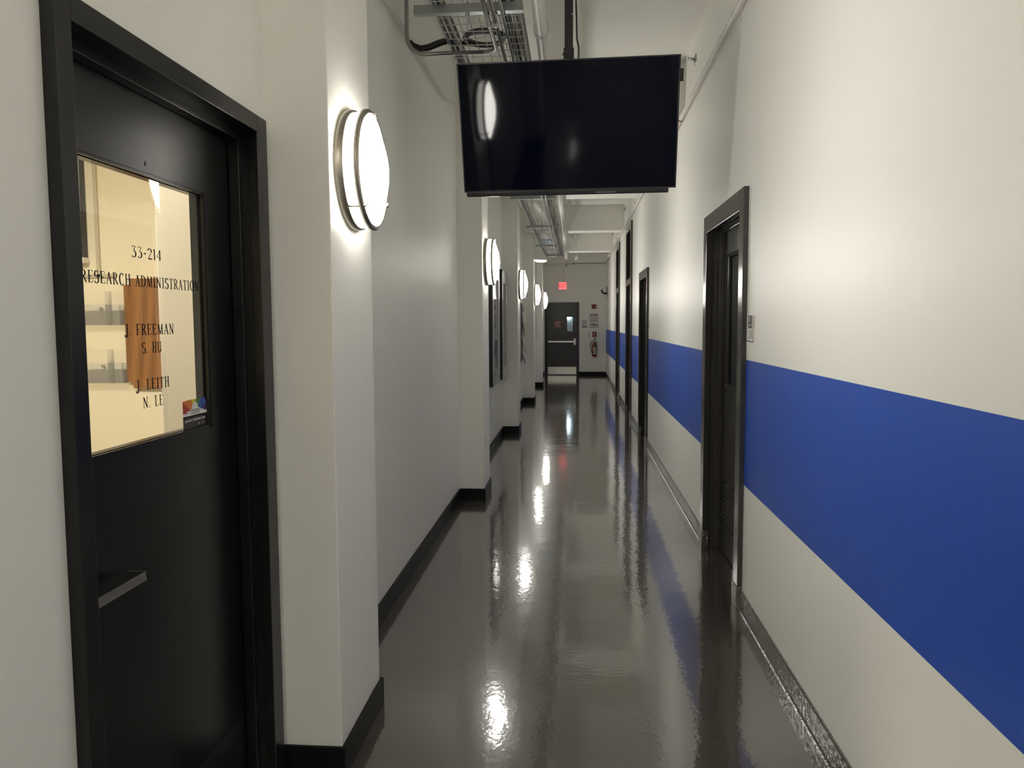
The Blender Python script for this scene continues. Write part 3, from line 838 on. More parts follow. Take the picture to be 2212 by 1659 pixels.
# extinguisher
ex = empty('fire_extinguisher', (0.545, YW - 0.08, 0.53), 'red fire extinguisher with green and cream label hanging on the end wall', 'fire extinguisher')
yc = YW - 0.075
r = 0.062
part(MB().lathe([(0, 0.0), (0, r - 0.01), (0.012, r), (0.33, r), (0.365, r - 0.012), (0.385, 0.028), (0.395, 0.020), (0.41, 0.020), (0.41, 0.0)], 36, 'Z', (0.545, yc, 0.540)), 'cylinder', M_redpaint, ex)
def band(z0_, z1_, a0, a1, rr, m_, nm):
    mb = MB(); n = 14
    vs = []
    for i in range(n + 1):
        a = math.radians(a0 + (a1 - a0) * i / n)
        vs.append([mb.bm.verts.new((0.545 + rr * math.cos(a), yc + rr * math.sin(a), z)) for z in (z0_, z1_)])
    for A, D in zip(vs, vs[1:]): mb.bm.faces.new((A[0], D[0], D[1], A[1]))
    return part(mb, nm, m_, ex)
band(0.600, 0.800, 235, 322, r + 0.001, mat('label_cream', srgb(205, 205, 170), 0.5), 'cream_label')
band(0.800, 0.900, 280, 350, r + 0.0012, mat('label_green', srgb(45, 95, 50), 0.5), 'green_label')
band(0.640, 0.660, 240, 315, r + 0.0016, M_gline, 'printed_lines'); band(0.690, 0.720, 262, 315, r + 0.0016, M_gline, 'printed_lines')
vv = MB(); vv.lathe([(0, 0.022), (0.04, 0.022), (0.045, 0.012), (0.06, 0.012)], 20, 'Z', (0.545, yc, 0.948))
vv.box(0.535, 0.64, yc - 0.008, yc + 0.008, 0.985, 0.993, 0.002)
part(vv, 'valve', M_steel, ex)
vl = MB(); vl.prism([(0.52, 1.0), (0.56, 1.0), (0.575, 1.045), (0.535, 1.055)], yc - 0.009, yc + 0.009, 'Y'); vl.prism([(0.55, 0.955), (0.64, 0.925), (0.642, 0.932), (0.555, 0.966)], yc - 0.008, yc + 0.008, 'Y')
part(vl, 'carry_lever', M_bplast, ex)
pts = [(0.535, yc, 0.965)] + [(0.485 + 0.05 * math.cos(math.radians(a)), yc - 0.01, 0.90 + 0.065 * math.sin(math.radians(a))) for a in range(80, 190, 15)] + [(0.437, yc - 0.01, 0.84), (0.450, yc - 0.012, 0.75), (0.474, yc - 0.012, 0.66), (0.478, yc - 0.012, 0.625)]
part(MB().tube(pts, [0.009] * (len(pts) - 2) + [0.013, 0.014], 12), 'hose', M_rubber, ex, 'black rubber hose')
part(MB().box(0.52, 0.57, yc + 0.02, YW, 0.90, 0.97, 0.002), 'wall_bracket', M_steel, ex)

# exit sign on its stem
xs = empty('exit_sign', (-0.35, YW - 0.06, 2.54), 'red lit EXIT sign high above the end door', 'exit sign')
part(MB().box(-0.464, -0.242, YW - 0.06, YW - 0.02, 2.440, 2.642, 0.004), 'housing', M_plastic, xs)
part(MB().box(-0.464, -0.242, YW - 0.063, YW - 0.06, 2.440, 2.642), 'lit_face', emit('exit_face', (1.0, 0.16, 0.16, 1), 1.2), xs)
text_mesh('EXIT', 0.165, emit('exit_letters', (0.40, 0.003, 0.008, 1), 0.30), 'exit_lettering', xs, (-0.353, YW - 0.065, 2.541), 'Y-', 0.62, 0.001)
part(MB().tube([(-0.325, YW - 0.012, 2.63), (-0.325, YW - 0.012, 3.18)], 0.009, 10), 'conduit_stem', M_wall, xs)
part(MB().box(-0.40, -0.24, YW - 0.02, YW - 0.001, 2.50, 2.60, 0.003), 'wall_mount', M_plastic, xs)
tag(MB().tube([(XR - 0.02, YW - 0.19, 3.165), (0.05, YW - 0.19, 3.155), (-0.10, YW - 0.19, 3.15)], 0.008, 8).build('thin_conduit', M_dsteel),
    'thin dark conduit across the top of the end wall', 'conduit')
tag(MB().box(-0.06, -0.02, YW - 0.20, YW - 0.17, 3.13, 3.16, 0.003).build('conduit_clamp', M_bplast), 'small black clamp on the thin conduit above the end wall', 'clamp')
tag(MB().tube([(-0.97, YW - 0.01, 2.86), (-0.90, YW - 0.01, 2.86), (-0.50, YW - 0.01, 3.16)], 0.007, 8).build('slanted_conduit', M_wall), 'thin white conduit slanting up the end wall left of the exit sign', 'conduit')

# twin head emergency light on the right wall by the end
em = empty('emergency_light', (XR, 21.4, 2.32), 'black curved twin head emergency light high on the right wall at the end', 'emergency light')
part(MB().box(XR - 0.015, XR, 21.34, 21.46, 2.20, 2.47, 0.004), 'back_plate', M_bplast, em)
pts = [(XR - 0.012, 21.4, 2.28)] + [(XR - 0.075 + 0.078 * math.cos(math.radians(a)), 21.4, 2.385 + 0.10 * math.sin(math.radians(a))) for a in range(300, 175, -15)]
part(MB().tube(pts, [0.030] * 3 + [0.024] * (len(pts) - 3), 14), 'curved_arm', M_bplast, em)
for x_ in (XR - 0.15, XR - 0.045):
    part(MB().lathe([(-0.035, 0.016), (0.0, 0.030), (0.022, 0.032), (0.036, 0.020), (0.040, 0)], 20, 'Z', (x_, 21.4, 2.43)), 'lamp_head', M_plastic, em, 'white lamp head')

# ------------------------------------------------------------------ wall lamps on the pilasters
def make_lamp(y, z):
    root = empty('wall_lamp', (XP, y, z))
    r = 0.200
    part(MB().lathe([(0, r), (0.026, r), (0.029, r - 0.004), (0.029, r - 0.012)], 96, 'X', (XP, y, z)), 'base_drum', M_nickel, root, 'satin nickel base drum')
    part(MB().lathe([(0.070, r - 0.009), (0.076, r - 0.012), (0.084, r - 0.035), (0.098, r - 0.075), (0.112, r - 0.12), (0.120, r - 0.17), (0.122, 0.0)], 72, 'X', (XP, y, z)), 'opal_diffuser', M_opal, root)
    part(MB().lathe([(0.026, r - 0.008), (0.070, r - 0.008)], 72, 'X', (XP, y, z)), 'side_band', M_opal2, root)
    part(MB().lathe([(0.064, r - 0.004), (0.064, r + 0.002), (0.074, r + 0.002), (0.080, r - 0.006), (0.080, r - 0.014), (0.074, r - 0.009)], 96, 'X', (XP, y, z), closed=True), 'trim_ring', M_nickel, root)
    for a in (88, 225, 330):
        ca, sa = math.cos(math.radians(a)), math.sin(math.radians(a))
        cl = MB().tube([(XP + 0.024, y + ca * (r - 0.003), z + sa * (r - 0.003)), (XP + 0.084, y + ca * (r - 0.003), z + sa * (r - 0.003)), (XP + 0.087, y + ca * (r - 0.022), z + sa * (r - 0.022))], 0.0035, 8)
        part(cl, 'clip_rod', M_nickel, root)
    return root
proto = None
LZ = 2.024
where = ['on the nearest pilaster, beside the office door', 'on the second pilaster, in front of the framed displays', 'on the third pilaster along the left wall',
         'on the fourth pilaster, below the dome fixture', 'on the last pilaster, beside the end door']
for i, (a, b) in enumerate(PIL):
    yc_ = a + 0.25
    if i == 1: continue
    if i == 2: yc_ = 2.680
    if proto is None:
        proto = make_lamp(yc_, LZ); L = proto
    else:
        L = copy_tree(proto); L.location = (XP, yc_, LZ)
    if i >= 2:
        tag(L, 'round opal wall lamp ' + where[i - 2], 'wall lamp', 'round wall lamps on the left pilasters')
    else:  # out-of-view copy, added for extra light from behind
        tag(L, 'added unseen fill lamp on a pilaster behind the viewer', 'wall lamp', 'round wall lamps on the left pilasters')

# unseen fill panels, added behind the viewer to brighten the near surfaces
for k, y_ in enumerate((-1.4, -4.2)):
    cp = empty('fill_panel', (0.05, y_, ZC), ['added unseen fill panel just behind the viewer', 'added unseen fill panel farther behind the viewer'][k], 'ceiling light')
    part(MB().box(-0.27, 0.37, y_ - 0.62, y_ + 0.62, ZC - 0.06, ZC, 0.004), 'light_frame', M_plastic, cp)
    part(MB().box(-0.24, 0.34, y_ - 0.59, y_ + 0.59, ZC - 0.064, ZC - 0.058), 'diffuser', emit('fill_diffuser_%d' % k, (1.0, 0.95, 0.86, 1), FILL), cp)

# ------------------------------------------------------------------ television
TC = Vector((-0.039, 4.075, 2.499)); TW, TH = 1.110, 0.638
tyaw, ttilt = -0.033, 0.324
tv = empty('television', TC, 'large black flat television hanging from the ceiling, screen off', 'television')
tv.rotation_euler = Matrix.Rotation(tyaw, 3, 'Z').__matmul__(Matrix.Rotation(ttilt, 3, 'X')).to_euler()
def tvp(mb, name, m_, lab=None):
    o = mb.build(name, m_, tv)
    if lab: o['label'] = lab
    return o
tvp(MB().box(-TW / 2 + 0.006, TW / 2 - 0.006, -0.0015, 0.001, -TH / 2 + 0.006, TH / 2 - 0.006), 'screen', M_screen, 'dark glossy screen')
fr_ = MB()
for a, b, c, d in ((-TW / 2, -TW / 2 + 0.007, -TH / 2, TH / 2), (TW / 2 - 0.007, TW / 2, -TH / 2, TH / 2), (-TW / 2, TW / 2, TH / 2 - 0.007, TH / 2), (-TW / 2, TW / 2, -TH / 2, -TH / 2 + 0.007)):
    fr_.box(a, b, -0.004, 0.012, c, d, 0.001)
fr_.box(-TW / 2 + 0.001, TW / 2 - 0.001, 0.002, 0.030, -TH / 2 + 0.001, TH / 2 - 0.001, 0.003)
tvp(fr_, 'bezel', M_bplast)
tvp(MB().box(-TW / 2 + 0.10, TW / 2 - 0.10, 0.030, 0.062, -TH / 2 + 0.06, TH / 2 - 0.12, 0.01), 'rear_cover', M_bplast)
sb = MB(); sb.box(-TW / 2 + 0.010, TW / 2 - 0.036, 0.000, 0.040, -TH / 2 - 0.026, -TH / 2 + 0.002, 0.006)
tvp(sb, 'lower_lip', M_bplast, 'narrower glossy lip below the screen')
lg = tvp(MB().box(0.14, 0.25, -0.0008, 0.0, -TH / 2 - 0.018, -TH / 2 - 0.012), 'small_print', M_dsteel)
tvp(MB().box(TW / 2 - 0.03, TW / 2 + 0.018, 0.016, 0.030, TH / 2 - 0.125, TH / 2 - 0.065, 0.002), 'side_bracket', M_bplast)

tp = empty('television_pole', (-0.035, 4.20, 3.2), 'black square ceiling pole holding the television', 'pole')
part(MB().box(-0.057, -0.013, 4.18, 4.224, 2.49, 3.58, 0.002), 'outer_tube', M_rubber, tp)
part(MB().box(-0.062, -0.008, 4.175, 4.229, 2.47, 2.925, 0.002), 'inner_sleeve', M_rubber, tp)
part(MB().box(-0.13, 0.06, 4.12, 4.28, 3.565, 3.58, 0.002), 'ceiling_plate', M_rubber, tp)
hb = MB(); hb.box(-0.18, 0.10, 4.148, 4.174, 2.51, 2.64, 0.003)
part(MB().tube([(-0.068, 4.2, 2.90), (-0.062, 4.2, 2.90)], 0.006, 8), 'bolt', M_rubber, tp)
part(hb, 'tilt_bracket', M_rubber, tp)
part(MB().tube([(-0.019, 4.1795, 3.095), (-0.019, 4.176, 3.095)], 0.003, 8), 'screw', M_zinc, tp)
cb = [(0.0 + 0.004 * math.sin(z * 9), 4.205, z) for z in [3.57, 3.45, 3.3, 3.15, 3.05, 2.98, 2.93, 2.87, 2.8, 2.72, 2.6, 2.5]]
cb = [(0.003 + (0.010 if 2.7 < z < 2.95 else 0.0) + x_, y_, z) for x_, y_, z in cb]
tag(MB().tube(cb, 0.0042, 8).build('television_cable', M_rubber), 'black cable tied along the television pole', 'cable')

# ------------------------------------------------------------------ cable tray
ZT = 3.041
TY0, TY1 = 1.6, 18.6
ct = MB()
txl, txr, th_ = -0.702, -0.278, 0.085
rw_ = 0.0027
def wire(p0, p1, r_=rw_): ct.tube([p0, p1], r_, 6)
for k in range(9):
    x_ = txl + (txr - txl) * k / 8
    wire((x_, TY0, ZT + rw_), (x_, TY1, ZT + rw_))
for x_ in (txl - 0.004, txr + 0.004):
    for z_ in (0.030, 0.058, th_): wire((x_, TY0, ZT + z_), (x_, TY1, ZT + z_))
n = int((TY1 - TY0) / 0.1)
for k in range(n):
    y_ = TY0 + 0.03 + k * 0.1
    ct.tube([(txl, y_, ZT + th_), (txl, y_, ZT + 0.012), (txl + 0.010, y_, ZT + 0.002), (txr - 0.010, y_, ZT + 0.002), (txr, y_, ZT + 0.012), (txr, y_, ZT + th_)], rw_, 6)
tag(ct.build('cable_tray', M_zinc), 'long wire basket cable tray hung below the ceiling on the left', 'cable tray')

for i, (ys, lb) in enumerate(((3.88, 'galvanised strut channel under the cable tray in front of the television top'), (6.72, 'galvanised strut channel under the cable tray hidden above the television'),
                              (9.60, 'galvanised strut channel under the cable tray just below the television edge'), (12.50, 'galvanised strut channel under the cable tray, third in view'),
                              (15.56, 'galvanised strut channel under the cable tray, fourth in view'), (17.76, 'galvanised strut channel under the cable tray, farthest'))):
    st = empty('strut_channel', (-0.52, ys, 3.0), lb, 'strut', 'strut channels carrying the cable tray')
    c = MB()
    prof = [(ys - 0.0205, 3.0), (ys + 0.0205, 3.0), (ys + 0.0205, 3.041), (ys + 0.012, 3.041), (ys + 0.012, 3.034), (ys + 0.018, 3.034), (ys + 0.018, 3.0025), (ys - 0.018, 3.0025), (ys - 0.018, 3.034), (ys - 0.012, 3.034), (ys - 0.012, 3.041), (ys - 0.0205, 3.041)]
    c.prism(prof, -0.786, -0.253, 'X')
    part(c, 'channel', M_galv, st)
    top_ = ZC
    for a, b in [(2.45, 2.9), (6.46, 6.90), (10.20, 10.62), (14.22, 14.60), (18.25, 18.66)]:
        if a < ys < b: top_ = ZB
    part(MB().tube([(-0.524, ys, 2.92), (-0.524, ys, top_)], 0.0045, 8), 'threaded_rod', M_galv, st)
    part(MB().lathe([(0, 0.010), (0.008, 0.010)], 6, 'Z', (-0.524, ys, 2.991)), 'nut', M_zinc, st)

# cables lying in the tray
def cable(x, z, r_, m_, y0, y1, lab, grp, wob=0.006):
    ph = random.random() * 9
    pts = []
    yy = y0
    while yy < y1:
        pts.append((x + wob * math.sin(yy * 1.7 + ph) + wob * 0.5 * math.sin(yy * 4.1 + ph * 2), yy, z + 0.003 * math.sin(yy * 2.3 + ph) + 0.003))
        yy += 0.22
    pts.append((x, y1, z))
    tag(MB().tube(pts, r_, 6).build('cable', m_), lab, 'cable', grp)
M_c = [mat('grey_cable', (0.16, 0.16, 0.16, 1), 0.5), mat('dark_cable', (0.02, 0.02, 0.025, 1), 0.5), mat('pale_cable', (0.55, 0.52, 0.40, 1), 0.5), mat('olive_cable', (0.24, 0.23, 0.12, 1), 0.5), mat('blue_cable', (0.16, 0.34, 0.52, 1), 0.5)]
for k in range(9):
    kind = [0, 1, 0, 2, 1, 0, 1, 0, 2][k]
    cable(txl + 0.012 + (k % 5) * 0.014, ZT + 0.012 + (k // 5) * 0.013, 0.0052, M_c[kind], TY0, TY1,
          ['grey', 'black', 'pale'][kind] + ' data cable lying along the left side of the cable tray', 'cables along the left side of the tray')
for k in range(12):
    kind = [1, 0, 3, 1, 0, 1, 3, 1, 0, 1, 2, 1][k]
    cable(txr - 0.012 - (k % 6) * 0.015, ZT + 0.012 + (k // 6) * 0.013, 0.0055, M_c[kind], TY0, TY1,
          ['grey', 'black', 'pale', 'olive'][kind] + ' cable lying along the right side of the cable tray', 'cables along the right side of the tray')
for k in range(5):
    cable(-0.60 + k * 0.022, ZT + 0.013, 0.006, M_c[2], 8.2 + k * 0.3, 13.6 + 0.2 * k, 'pale yellow cable in the middle of the tray beyond the television', 'pale cables in mid tray')
for k in range(10):
    cable(-0.665 + k * 0.026, ZT + 0.016, 0.011, M_c[4], 14.65, 15.50, 'short blue cable across the tray near the fourth strut', 'blue cables far along the tray', 0.002)
# coil of spare cable
co = MB()
pts = []
for i in range(150):
    a = i / 150 * 2 * PI * 6
    rr = 0.105 + 0.012 * math.sin(a * 0.37) + 0.006 * math.sin(a * 1.3)
    pts.append((-0.505 + rr * math.cos(a), 4.42 + rr * 1.02 * math.sin(a), ZT + 0.024 + 0.016 * (0.5 + 0.5 * math.sin(a * 0.29)) ))
co.tube(pts, 0.0065, 7)
tag(co.build('cable_coil', mat('coil_cable', (0.055, 0.055, 0.058, 1), 0.45)), 'coil of dark spare cable lying in the tray above the conduit bend', 'cable coil')
# black sleeve from tray to the wall conduit
pts = [(-0.56, 4.50, ZT + 0.03), (-0.66, 4.48, ZT + 0.032), (-0.715, 4.46, ZT + 0.040), (-0.76, 4.44, ZT + 0.022), (-0.82, 4.43, ZT - 0.004), (-0.865, 4.43, ZT - 0.008), (-0.905, 4.43, ZT + 0.012), (-0.925, 4.43, ZT + 0.035)]
tag(MB().tube(pts, [0.012, 0.014, 0.017, 0.019, 0.019, 0.017, 0.014, 0.010], 12).build('cable_sleeve', M_rubber), 'thick black cable sleeve drooping from the tray to the wall conduit', 'cable')

# conduits
M_cond = mat('conduit_steel', (0.34, 0.34, 0.33, 1), 0.33, metal=0.9)
def bend(c, r_, a0, a1, plane, n=8):
    out = []
    for i in range(n + 1):
        a = math.radians(a0 + (a1 - a0) * i / n)
        u, v = r_ * math.cos(a), r_ * math.sin(a)
        out.append({'XZ': (c[0] + u, c[1], c[2] + v), 'XY': (c[0] + u, c[1] + v, c[2]), 'YZ': (c[0], c[1] + u, c[2] + v)}[plane])
    return out
pts = [(-0.930, 4.38, 3.572), (-0.930, 4.38, 3.09)] + bend((-0.830, 4.38, 3.085), 0.10, 180, 270, 'XZ') + [(-0.51, 4.38, 2.985)] + bend((-0.51, 4.30, 2.985), 0.08, 90, 0, 'XY') + [(-0.430, 1.7, 2.985)]
cd = empty('steel_conduit', (-0.955, 4.40, 3.2), 'bent steel conduit coming down the left wall and turning under the tray', 'conduit')
part(MB().tube(pts, 0.0115, 12), 'conduit_pipe', M_cond, cd)
part(MB().tube([(-0.43, 3.97, 2.985), (-0.43, 4.00, 2.985)], 0.0155, 12), 'coupling', M_zinc, cd)
cd = empty('steel_conduit', (-0.395, 9.0, 2.97), 'straight steel conduit running the whole corridor under the tray', 'conduit')
part(MB().tube([(-0.395, 1.7, 2.984), (-0.395, 9.0, 2.984), (-0.40, 18.3, 2.984)], 0.0115, 12), 'conduit_pipe', M_cond, cd)
for y_ in (3.95, 7.0, 11.1, 15.2):
    part(MB().tube([(-0.397, y_, 2.984), (-0.397, y_ + 0.05, 2.984)], 0.0155, 12), 'coupling', M_zinc, cd)
tag(MB().tube([(-0.352, 1.7, 2.988), (-0.352, 13.0, 2.988), (-0.34, 17.9, 2.988)], 0.0085, 10).build('thin_conduit', M_galv), 'thinner dark conduit beside the straight conduit under the tray', 'conduit')

# big white pipe on clevis hangers
bp_ = MB(); bp_.tube([(-0.182, -6.9, 3.075), (-0.186, 4.4, 3.075), (-0.200, 13.4, 3.075), (-0.225, 21.60, 3.075)], 0.033, 24)
for y_ in (8.1, 10.9, 14.1, 16.9, 19.5): bp_.tube([(-0.187 - (y_ - 4) * 0.0023, y_, 3.075), (-0.187 - (y_ - 4) * 0.0023, y_ + 0.05, 3.075)], 0.037, 24)
mp_ = empty('ceiling_pipe', (-0.19, 8.0, 3.075), 'large white pipe running the length of the corridor ceiling', 'pipe')
part(bp_, 'pipe_run', M_pipe, mp_)
br = MB(); br.tube([(-0.225, 21.53, 3.075), (-0.97, 21.53, 3.065)], 0.026, 18)
part(br, 'branch_pipe', M_pipe, mp_)
part(MB().tube([(-0.245, 21.53, 3.075), (-0.262, 21.53, 3.075)], 0.034, 18), 'black_joint', M_bplast, mp_)
for y_, lb in ((4.36, 'wire pipe hanger just above the television'), (7.9, 'wire pipe hanger hidden beyond the television'), (11.2, 'wire pipe hanger on the white pipe before the third strut'), (14.9, 'wire pipe hanger on the white pipe near the fourth strut'), (18.9, 'wire pipe hanger on the white pipe near its end')):
    x_ = -0.187 - (y_ - 4) * 0.0023
    hg = MB()
    hg.tube([(x_ + 0.0, y_, 3.58), (x_, y_, 3.155)] , 0.0045, 8)
    hg.tube([(x_ + 0.038 * math.cos(math.radians(a)), y_, 3.080 + 0.042 * math.sin(math.radians(a)) + (0.03 if math.sin(math.radians(a)) > 0 else 0)) for a in range(90, 451, 20)], 0.0032, 8)
    hg.tube([(x_ + 0.038, y_, 3.075), (x_ + 0.060, y_ + 0.004, 3.082)], 0.004, 6)
    tag(hg.build('pipe_hanger', M_pipe), lb, 'pipe hanger', 'hangers of the big white pipe')
for k, y_ in enumerate((19.3, 20.6)):
    pass
tag(MB().tube([(-0.60, 21.53, 3.09), (-0.595, 21.50, 3.2), (-0.575, 21.4, 3.58)], 0.011, 10).build('pipe_drop', M_pipe), 'white vertical pipe dropping to the branch pipe at the end', 'pipe')

# right sprinkler pipe
rp_ = empty('sprinkler_pipe', (0.84, 8.0, 3.12), 'slim white sprinkler pipe along the top of the right wall', 'pipe')
part(MB().tube([(0.842, -6.9, 3.115), (0.842, 6.5, 3.125), (0.842, 10.9, 3.125), (0.842, 22.25, 3.125)], 0.0175, 16), 'pipe_run', M_pipe, rp_)
for y_ in (10.95, 14.85, 19.3):
    part(MB().tube([(0.842, y_, 3.125), (0.815, y_ - 0.02, 3.125), (0.775, y_ - 0.02, 3.118)], [0.020, 0.020, 0.016], 12), 'elbow_stub', M_pipe, rp_)
part(MB().tube([(0.842, 6.47, 3.125), (0.842, 6.50, 3.125)], 0.0205, 16), 'red_clamp', M_red, rp_, 'red pipe clamp')
for y_ in (4.32, 8.6, 11.6, 15.2, 18.0):
    hg = MB(); hg.tube([(0.842 + 0.021 * math.cos(math.radians(a)), y_, 3.12 + 0.021 * math.sin(math.radians(a))) for a in range(-20, 221, 20)] + [(0.818, y_, 3.10)], 0.003, 6)
    hg.tube([(0.862, y_, 3.113), (0.869, y_, 3.08)], 0.004, 6)
    part(hg, 'pipe_clip', M_pipe, rp_)
# left slim pipe stepping out round the pilasters
pts = [(-0.958, -6.9, 3.135), (-0.958, -2.0, 3.135), (-0.745, -1.75, 3.135), (-0.745, -0.95, 3.135), (-0.958, -0.7, 3.135), (-0.958, 2.0, 3.135), (-0.745, 2.28, 3.135), (-0.745, 3.1, 3.135), (-0.958, 3.45, 3.135)]
pts += [(-0.958, 5.85, 3.150), (-0.745, 6.33, 3.13), (-0.745, 7.08, 3.13), (-0.958, 7.4, 3.13), (-0.958, 9.8, 3.13), (-0.745, 10.25, 3.13), (-0.745, 11.05, 3.13), (-0.958, 11.4, 3.13), (-0.958, 13.6, 3.13), (-0.93, 13.9, 3.13), (-0.745, 14.35, 3.12), (-0.745, 15.1, 3.12), (-0.958, 15.5, 3.13), (-0.958, 22.2, 3.13)]
lp = MB().tube(pts, 0.0125, 12)
tag(lp.build('slim_white_pipe', M_pipe), 'slim white pipe along the top of the left wall jogging round pilasters', 'pipe')

# side wall sprinkler heads
for y_, z_, lb in ((5.90, 3.40, 'small sprinkler head high on the right wall beside the television'), (13.85, 3.47, 'small sprinkler head on the right wall before the middle beam'), (18.0, 3.50, 'small sprinkler head on the right wall before the far beam')):
    sp = empty('sprinkler', (XR, y_, z_), lb, 'sprinkler', 'side wall sprinkler heads')
    part(MB().lathe([(0, 0.042), (-0.004, 0.040), (-0.010, 0.022), (-0.010, 0.0)], 24, 'X', (XR, y_, z_)), 'escutcheon', M_galv, sp)
    s_ = MB(); s_.tube([(XR - 0.008, y_, z_), (XR - 0.032, y_, z_)], 0.009, 10); s_.tube([(XR - 0.03, y_, z_ + 0.010), (XR - 0.052, y_, z_ + 0.010)], 0.003, 8)
    s_.box(XR - 0.055, XR - 0.052, y_ - 0.014, y_ + 0.014, z_ - 0.004, z_ + 0.016, 0.0005)
    part(s_, 'nozzle', M_galv, sp)

# funnel ceiling fixtures far down the corridor
for k, (x_, y_, zt, lb) in enumerate(((0.012, 16.5, 3.325, 'white funnel shaped ceiling fixture before the far beam'), (0.018, 20.0, 3.41, 'white funnel shaped ceiling fixture beyond the far beam, with a small square head'))):
    fx = empty('funnel_fixture', (x_, y_, zt), lb, 'ceiling fixture', 'funnel shaped ceiling fixtures')
    part(MB().lathe([(0, 0.0), (0, 0.108), (-0.012, 0.106), (-0.070, 0.062), (-0.105, 0.040), (-0.108, 0.0)], 32, 'Z', (x_, y_, zt)), 'funnel', M_pipe, fx)
    part(MB().tube([(x_, y_, zt), (x_, y_, ZC)], 0.010, 10), 'upper_stem', M_pipe, fx)
    part(MB().tube([(x_ + 0.004, y_, zt - 0.10), (x_ + 0.004, y_, zt - 0.235)], 0.011, 10), 'lower_stem', M_pipe, fx)
    if k == 1:
        hd_ = MB(); hd_.prism([(x_ - 0.045, zt - 0.33), (x_ + 0.02, zt - 0.335), (x_ + 0.065, zt - 0.245), (x_ - 0.02, zt - 0.235)], y_ - 0.05, y_ + 0.05, 'Y'); hd_.box(x_ - 0.10, x_ + 0.06, y_ - 0.03, y_ + 0.03, zt - 0.243, zt - 0.236)
        part(hd_, 'square_head', M_pipe, fx)

# dome fixture on the fourth pilaster
dm = empty('dome_fixture', (XP, 14.75, 2.75), 'white quarter dome fixture with glowing underside high on the fourth pilaster', 'wall light')
prof = [(0.0, 2.845), (0.03, 2.845), (0.10, 2.832), (0.17, 2.800), (0.215, 2.755), (0.235, 2.70), (0.235, 2.665), (0.0, 2.68)]
part(MB().prism([(XP + a, b) for a, b in prof], 14.62, 14.88, 'Y'), 'hood', M_plastic, dm)
part(MB().lathe([(0.008, 0.0), (0.008, 0.112), (-0.012, 0.112), (-0.030, 0.09), (-0.034, 0.0)], 32, 'Z', (XP + 0.125, 14.75, 2.668)), 'lens', emit('dome_lens', (1.0, 0.97, 0.90, 1), 1.0), dm, 'glowing round lens')

# ------------------------------------------------------------------ framed displays in the third recess
for k, (ya, yb, lb) in enumerate(((8.62, 9.38, 'nearer silver and black framed display in the recess behind the second pilaster'), (9.74, 10.44, 'farther silver framed display in the recess, close to the third pilaster'))):
    ks = empty('framed_display', (XL, (ya + yb) / 2, 0.785), lb, 'display', 'framed displays on the left wall')
    bz0, bz1 = 0.785, 2.172
    hb = MB(); hb.box(XL, -0.915, ya, yb, bz0, bz1)
    bmesh.ops.bevel(hb.bm, geom=[e_ for e_ in hb.bm.edges if abs(e_.verts[0].co.x - e_.verts[1].co.x) > 0.01 and e_.verts[0].co.z > 2], offset=0.05, segments=5, affect='EDGES')
    part(hb, 'black_case', M_bplast, ks)
    fb = MB()
    X0, X1 = -0.916, -0.908
    fb.box(X0, X1, ya + 0.004, yb - 0.004, bz0 + 0.003, bz0 + 0.15); fb.box(X0, X1, ya + 0.004, yb - 0.004, bz1 - 0.17, bz1 - 0.045); fb.box(X0, X1, ya + 0.035, yb - 0.035, bz1 - 0.045, bz1 - 0.006)
    fb.box(X0, X1, ya + 0.004, ya + 0.12, bz0 + 0.15, bz1 - 0.17); fb.box(X0, X1, yb - 0.06, yb - 0.004, bz0 + 0.15, bz1 - 0.17)
    part(fb, 'silver_bezel', M_silver, ks)
    part(MB().box(X0, X1 - 0.003, ya + 0.12, yb - 0.06, bz0 + 0.15, bz1 - 0.17), 'display_glass', M_kscreen if k else mat('kiosk_glossy', (0.05, 0.052, 0.055, 1), 0.03), ks)
    if k == 0:
        sl_ = MB(); sl_.box(X1 - 0.003, X1 - 0.002, ya + 0.30, ya + 0.42, 1.42, 1.76); sl_.box(X1 - 0.003, X1 - 0.002, ya + 0.25, ya + 0.48, 0.98, 1.30)
        part(sl_, 'dark_picture', M_bplast, ks)

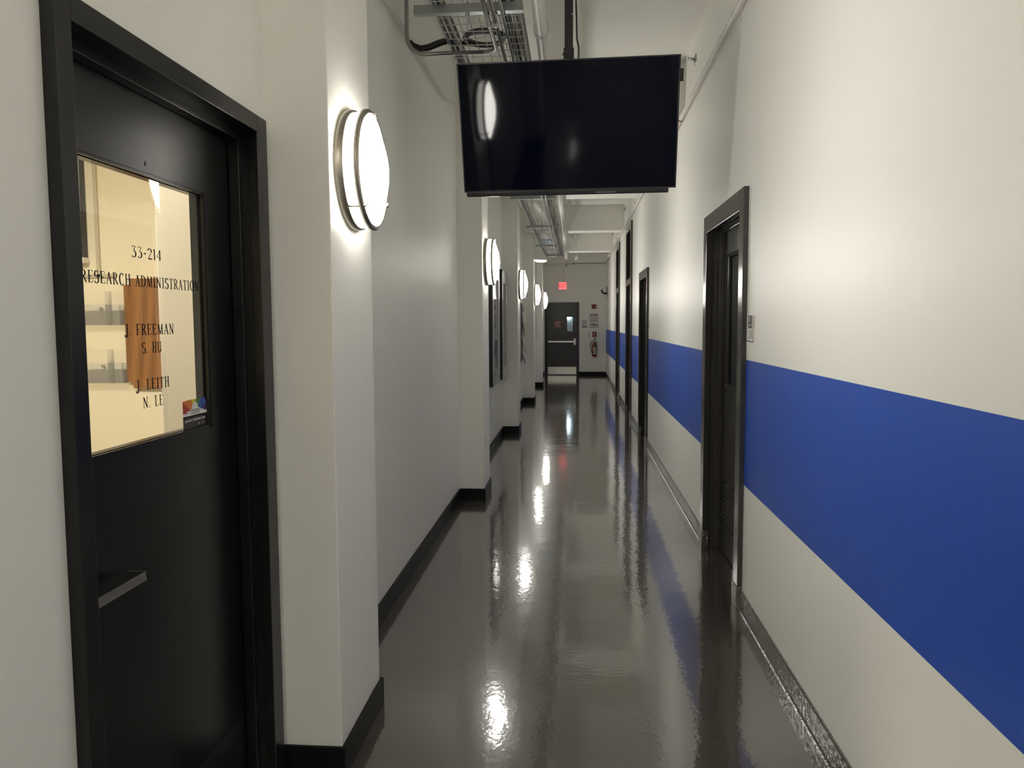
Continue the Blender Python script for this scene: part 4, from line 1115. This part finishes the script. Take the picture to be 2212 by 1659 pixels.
# papers on the wall of the fourth recess
bdo = empty('notice_board', (XL, 14.0, 0.77), 'narrow notice board on the left wall beyond the third pilaster', 'notice board')
part(MB().box(XL, XL + 0.012, 13.35, 14.42, 0.80, 1.86, 0.002), 'board', mat('board_grey', (0.30, 0.29, 0.27, 1), 0.8), bdo)
cl = [(0.10, 0.09, 0.09), (0.62, 0.60, 0.56), (0.40, 0.16, 0.14), (0.12, 0.12, 0.14), (0.66, 0.64, 0.60), (0.30, 0.24, 0.22), (0.05, 0.05, 0.06)]
wh = ['topmost dark', 'tilted cream', 'reddish', 'charcoal', 'white', 'brown', 'lowest dark']
zs = [(1.70, 1.84), (1.52, 1.70), (1.36, 1.54), (1.25, 1.60), (1.12, 1.28), (0.98, 1.16), (0.76, 0.95)]
for k in range(7):
    z0_, z1_ = zs[k]
    y_ = 14.12 + 0.04 * (k % 3)
    pm = MB()
    lean = 0.03 + 0.035 * ((k * 7) % 4) / 3
    pm.prism([(XL + 0.013, z1_), (XL + 0.015, z1_), (XL + 0.015 + lean, z0_ + 0.04), (XL + 0.020 + lean * 0.8, z0_), (XL + 0.018 + lean * 0.8, z0_), (XL + 0.013 + lean, z0_ + 0.04)], y_ - 0.12, y_ + 0.10, 'Y')
    tag(pm.build('pinned_paper', mat('paper_%d' % k, cl[k] + (1,), 0.6)), wh[k] + ' paper sheet curling off the notice board', 'paper', 'papers pinned on the notice board')

# junction box with conduit on the fifth pilaster, outlet on the second
jb = empty('junction_box', (-0.91, 18.3, 1.17), 'small white junction box with a conduit, facing us on the last pilaster', 'junction box')
part(MB().box(-0.957, -0.866, 18.255, 18.30, 1.113, 1.232, 0.004), 'box', M_plastic, jb)
part(MB().tube([(-0.915, 18.288, 1.23), (-0.915, 18.288, 3.0)], 0.009, 10), 'conduit', M_pipe, jb)
ou = empty('wall_outlet', (XP, 6.68, 0.47), 'white wall outlet low on the side of the second pilaster', 'outlet')
part(MB().box(XP, XP + 0.006, 6.635, 6.715, 0.412, 0.530, 0.002), 'cover_plate', M_plastic, ou)
so = MB(); so.lathe([(0, 0.017), (0.003, 0.017), (0.003, 0)], 20, 'X', (XP + 0.006, 6.675, 0.497)); so.lathe([(0, 0.017), (0.003, 0.017), (0.003, 0)], 20, 'X', (XP + 0.006, 6.675, 0.445))
part(so, 'sockets', M_plastic, ou)
